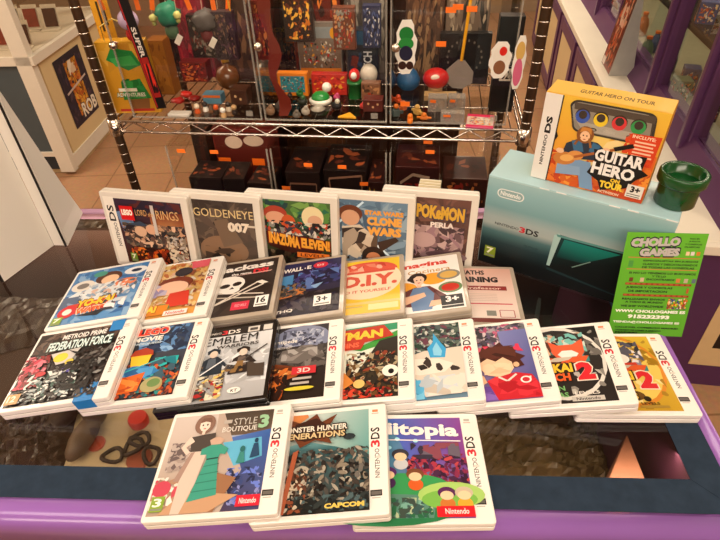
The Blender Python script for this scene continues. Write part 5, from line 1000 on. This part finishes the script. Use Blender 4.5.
# the console picture: dark folded device with teal lid
a.poly([(.445, .42), (1, .44), (1, .90), (.43, .82)], ('123c3c', '0c1c1e', '0a1012', '0c1414')).poly([(.49, .46), (.80, .455), (.62, .66), (.47, .68)], ('1a8078', '148a7c', '0e3c3c', '0c2a2c')).poly([(.43, .44), (.455, .41), (.47, .44), (.445, .80), (.425, .80)], 'a8ccc8').poly([(.44, .425), (1, .41), (1, .43), (.45, .45)], '5a9490').ln([(.57, .74), (.66, .62)], .008, '7a9a90').poly([(.43, .82), (1, .93), (1, .94), (.43, .85)], '1c3438')
badge(a, '7', .035, .78, '8aa02c', 'f4f4d8', .07, .13)
a.build('front_print', cb, CARD).matrix_local = Matrix.Translation((BWd/2, 0, BH/2)) @ Matrix.Rotation(R(90), 4, 'X')
for k in (0, 1, 4, 5, 7):   # worn edge
    MB().box(.07+.022*k, -.0007, BH-.0012-.0003*(k % 3), .083+.022*k, .0, BH-.0003).build('worn_edge', mat('worn_card', 'e8ecea', .7), cb)
MB().box(-.0006, .003, .004, 0, BD-.003, BH-.004).build('side_print', mat('dark_side_print', '1c2a2e', .4, noise=.2), cb)
# ================================================================== GUITAR GAME BOX
GW, GH_, GD = .142, .118, .044
gx = Matrix.Translation((.236, .6475, ZC+BH+.0012)) @ Matrix.Rotation(R(-33.5), 4, 'Z')
gbx = thing('guitar_game_box', 'orange and yellow guitar game box with window, standing on the turquoise console box', 'box', M=gx)
MB().box(0, 0, 0, GW, GD, GH_).build('carton', mat('yellow_card', 'e8b63c', .35, coat=.3, noise=.06), gbx, .001)
a = Art(GW-.001, GH_-.001, .0003)
a.r(0, 0, 1, 1, 'ecc040', 'e88a2c').poly([(.15, .6), (1, .45), (1, 1), (.15, 1)], ('f0a848', 'e8742c', 'c8401c', 'd8641c')).sc(.15, .6, 1, 1, 40, .07, ['e87a28', 'd85a1c', 'f09838', 'c84418'], 5).sc(.4, .35, .9, .7, 14, .08, ['f0d070', 'f4dc98'], 8)
a.r(0, 0, .145, 1, 'e9e6df').poly([(.145, 0), (.155, 0), (.155, .4), (.175, .45), (.155, .5), (.155, 1), (.145, 1)], '1a1614').t('NINTENDO', .055, .46, .085, .82, '2a2624', .03, rot=90).t('DS', .045, .25, .10, .44, '15110f', .05, rot=90)
# window
wp = []
for cx_, cy_, a0 in ((.86, .29, 0), (.34, .29, 90), (.29, .09, 180), (.84, .09, 270)):
    for i in range(5): t = R(a0+90*i/4); wp.append((cx_+.07*math.cos(t), cy_+.07*math.sin(t)))
a.poly(wp, '3a3630').poly([(.5+(x-.5)*.93-.003, .19+(y-.19)*.88) for x, y in wp], '8e897c').poly([(.25, .05), (.9, .05), (.9, .12), (.26, .12)], '4a443c').poly([(.3, .24), (.9, .25), (.88, .33), (.36, .33)], 'b0aa9c')
a.r(.0, .0, .0, .0, 'ffffff')
sx = [(.34, '2c58b8'), (.49, 'f0d02c'), (.64, 'd83038'), (.79, '1f9a50')]
for x, c in sx: a.e(x, .17, .062, .075, '2a2824').e(x, .185, .058, .072, c).e(x, .165, .035, .045, '2c2a26')
for x in (.42, .78): a.e(x-.03, .3, .03, .02, '3a362f').e(x+.03, .3, .03, .02, '3a362f').e(x-.03, .303, .02, .012, '9a9488').e(x+.03, .303, .02, .012, '9a9488')
# splash with list
a.sc(.72, .26, .98, .58, 40, .035, ['d8401c', 'e04c20'], 3, 2).poly([(.76, .25), (.99, .24), (.98, .52), (.8, .5)], 'd8431c').t('INCLUYE:', .77, .26, .95, .295, 'f8d8b8', .03)
for k in range(5): a.r(.80, .32+.038*k, .96-.012*(k % 2), .338+.038*k, 'f4c8a8')
# guitarist
a.poly([(.26, .50), (.36, .42), (.52, .43), (.60, .50), (.56, .62), (.36, .66), (.24, .62)], '2a3444').poly([(.30, .46), (.38, .43), (.42, .56), (.34, .58)], '3a6a90').poly([(.48, .43), (.55, .46), (.52, .56), (.46, .54)], '3a6a90').e(.40, .37, .072, .095, '8a5426').e(.40, .385, .042, .058, 'f0c49a').e(.385, .378, .006, .008, '3a2018').e(.415, .378, .006, .008, '3a2018').e(.40, .42, .012, .005, 'a84a3a').poly([(.35, .35), (.36, .29), (.44, .29), (.45, .36), (.41, .32)], 'c8843c').ln([(.36, .40), (.33, .5)], .02, '8a5426').ln([(.44, .40), (.47, .5)], .02, '9a6430')
a.poly([(.36, .66), (.50, .66), (.58, .98), (.46, .98), (.42, .82), (.24, .84), (.22, .76)], '7a9cc0').poly([(.22, .76), (.42, .74), (.44, .84), (.22, .88)], '8aa8c8').e(.27, .68, .10, .075, 'c8803c', rot=-20).e(.36, .62, .07, .055, 'd8944c', rot=-20).e(.29, .67, .06, .04, 'e8b060', rot=-20).ln([(.35, .64), (.74, .42)], .028, 'a8602c').ln([(.66, .46), (.8, .38)], .045, '1c1614').e(.22, .6, .035, .03, 'f0c49a').e(.6, .49, .03, .03, 'f0c49a')
# title
a.poly([(.50, .50), (.93, .47), (.92, .62), (.98, .66), (.9, .74), (.84, .86), (.64, .95), (.60, .85), (.49, .78), (.53, .64)], '15100e')
a.t('GUITAR', .52, .485, .92, .62, 'f4f2ee', .045, skew=.0).t('HERO', .52, .635, .88, .775, 'f4f2ee', .045).t('ON', .70, .785, .78, .83, 'f0c838', .06).t('TOUR', .62, .83, .82, .915, 'f4d03c', .06)
a.t('ACTIVISION', .62, .945, .80, .975, 'f8e0c0', .02).r(.85, .80, .985, .95, 'e8e4da').t('3+', .88, .815, .96, .89, '151110', .05).r(.86, .905, .97, .915, '6a6258').r(.86, .93, .97, .94, '6a6258')
a.build('front_print', gbx, CARD).matrix_local = Matrix.Translation((GW/2, 0, GH_/2)) @ Matrix.Rotation(R(90), 4, 'X')
b = Art(GW-.001, GD-.001, .0003); b.r(0, 0, 1, 1, 'e4b850').t('GUITAR HERO ON TOUR', .25, .42, .85, .68, '4a3418', .02); b.build('top_print', gbx, CARD).matrix_local = Matrix.Translation((GW/2, GD/2, GH_))
b = Art(GD-.001, GH_-.001, .0003); b.r(0, 0, 1, 1, 'e09a30', 'c8742c'); b.build('side_print', gbx, CARD).matrix_local = Matrix.Translation((GW, GD/2, GH_/2)) @ Matrix.Rotation(R(90), 4, 'Z') @ Matrix.Rotation(R(90), 4, 'X')
wn = MB().box(.26*GW, -.0012, .69*GH_, .90*GW, -.0006, .955*GH_).build('window_film', clear('window_film', 'ffffff', .06), gbx)
# ================================================================== GREEN POT
gp = thing('green_pot', 'glossy dark green flared pot standing on the right end of the turquoise console box', 'pot', (.396, .572, ZC+BH+.0014), 0)
gp.scale = (1.16, 1.16, 1.1)
gm = mat('green_gloss', '0a4a1e', .25, coat=.6, noise=.05)
MB().lathe([(.0195, 0), (.0205, .001), (.0205, .0262)], 36).build('body', gm, gp)
MB().lathe([(.0205, .026), (.0235, .0262), (.0245, .0275), (.0245, .0375), (.0235, .0388), (.0205, .0388), (.0195, .0375), (.0195, .018), (.001, .018)], 36, caps=False).build('rim', gm, gp)
# ================================================================== LEAFLET
LP = [(.323, .490), (.418, .479)]
lx = Matrix.Translation(((.323+.418)/2-.002, .4865, ZC+.001)) @ Matrix.Rotation(R(-6), 4, 'Z') @ Matrix.Rotation(R(74), 4, 'X')
LW, LH = .094, .142
lf = thing('shop_leaflet', 'bright green shop leaflet leaning against the turquoise console box', 'leaflet', M=lx @ Matrix.Translation((0, LH/2, 0)))
MB().box(-LW/2, -LH/2, -.0007, LW/2, LH/2, 0).build('sheet', mat('green_paper', '5aa628', .5), lf)
a = Art(LW, LH, .00005); a.r(0, 0, 1, 1, '62b02c', '58a428')
def T2(t, x0, y0, x1, y1, c='20301a', b_=.04): a.t(t, x0, y0, x1, y1, c, b_)
a.to('CHOLLO', .07, .045, .68, .125, 'b8b4b0', '1a1a24', grow=.012, bold=.07, eb=.1, skew=.02); a.to('GAMES', .2, .14, .7, .215, 'b8b4b0', '1a1a24', grow=.012, bold=.07, eb=.1, skew=.01)
T2('TODO EN', .78, .04, .9, .055); T2('JUEGOS', .78, .065, .92, .08); T2('Y CONSOLAS', .74, .09, .95, .105); T2('CLASICAS', .74, .115, .93, .13)
for x, c in ((.78, 'e8c8a0'), (.84, 'd8d0c8'), (.91, 'c87a30')): a.r(x, .165, x+.045, .2, c)
a.r(.07, .225, .97, .233, 'b87a40')
T2('ESPECIALISTAS EN JUEGOS', .27, .25, .96, .27); T2('CLASICOS Y DESCATALOGADOS', .27, .28, .96, .3); T2('DE TODAS LAS CONSOLAS', .27, .31, .93, .33)
a.r(.09, .26, .15, .32, '4c9440').r(.08, .335, .97, .343, 'b87a40')
T2('SI NO LO TENEMOS LO BUSCAMOS', .12, .365, .97, .385); T2('Y TE LO', .42, .395, .6, .415); T2('ENCONTRAMOS', .36, .425, .72, .445)
for x, c in ((.14, '6a3a20'), (.28, 'c8b090'), (.74, 'c87a40'), (.84, 'b8a890'), (.94, '5a6a7a')): a.r(x, .42, x+.05, .46, c)
for yy in (.47, .58):
    a.r(.1, yy, .95, yy+.022, '8a3a1c')
    for k in range(12): a.r(.11+.07*k, yy+.004, .155+.07*k, yy+.016, 'b05a30')
T2('JUEGOS Y CONSOLAS', .12, .505, .72, .53); T2('DE IMPORTACION', .16, .54, .66, .562)
T2('REALIZAMOS ENVIOS', .1, .62, .66, .64); T2('A TODO EL MUNDO', .15, .65, .64, .67); T2('WE SHIP WORLDWIDE', .1, .69, .66, .712)
a.sc(.7, .61, .95, .72, 26, .022, ['c83a20', 'e8b030', 'e8d8c0', '8a4a28', '2a4a8a'], 4, 1.2); a.r(.9, .51, .93, .56, 'b05a30')
T2('WWW CHOLLOGAMES ES', .04, .735, .96, .765, 'eef4e4', .05); T2('915232393', .22, .785, .77, .825, 'eef4e4', .06); T2('TIENDA@CHOLLOGAMES ES', .04, .85, .92, .878, 'e4eed8', .05)
T2('CALLE DEL COMERCIO MADRID', .08, .91, .92, .925); T2('HORARIO DE LUNES A SABADO', .1, .94, .7, .955); T2('MADRID', .1, .965, .4, .98)
a.build('print', lf, MATTE)
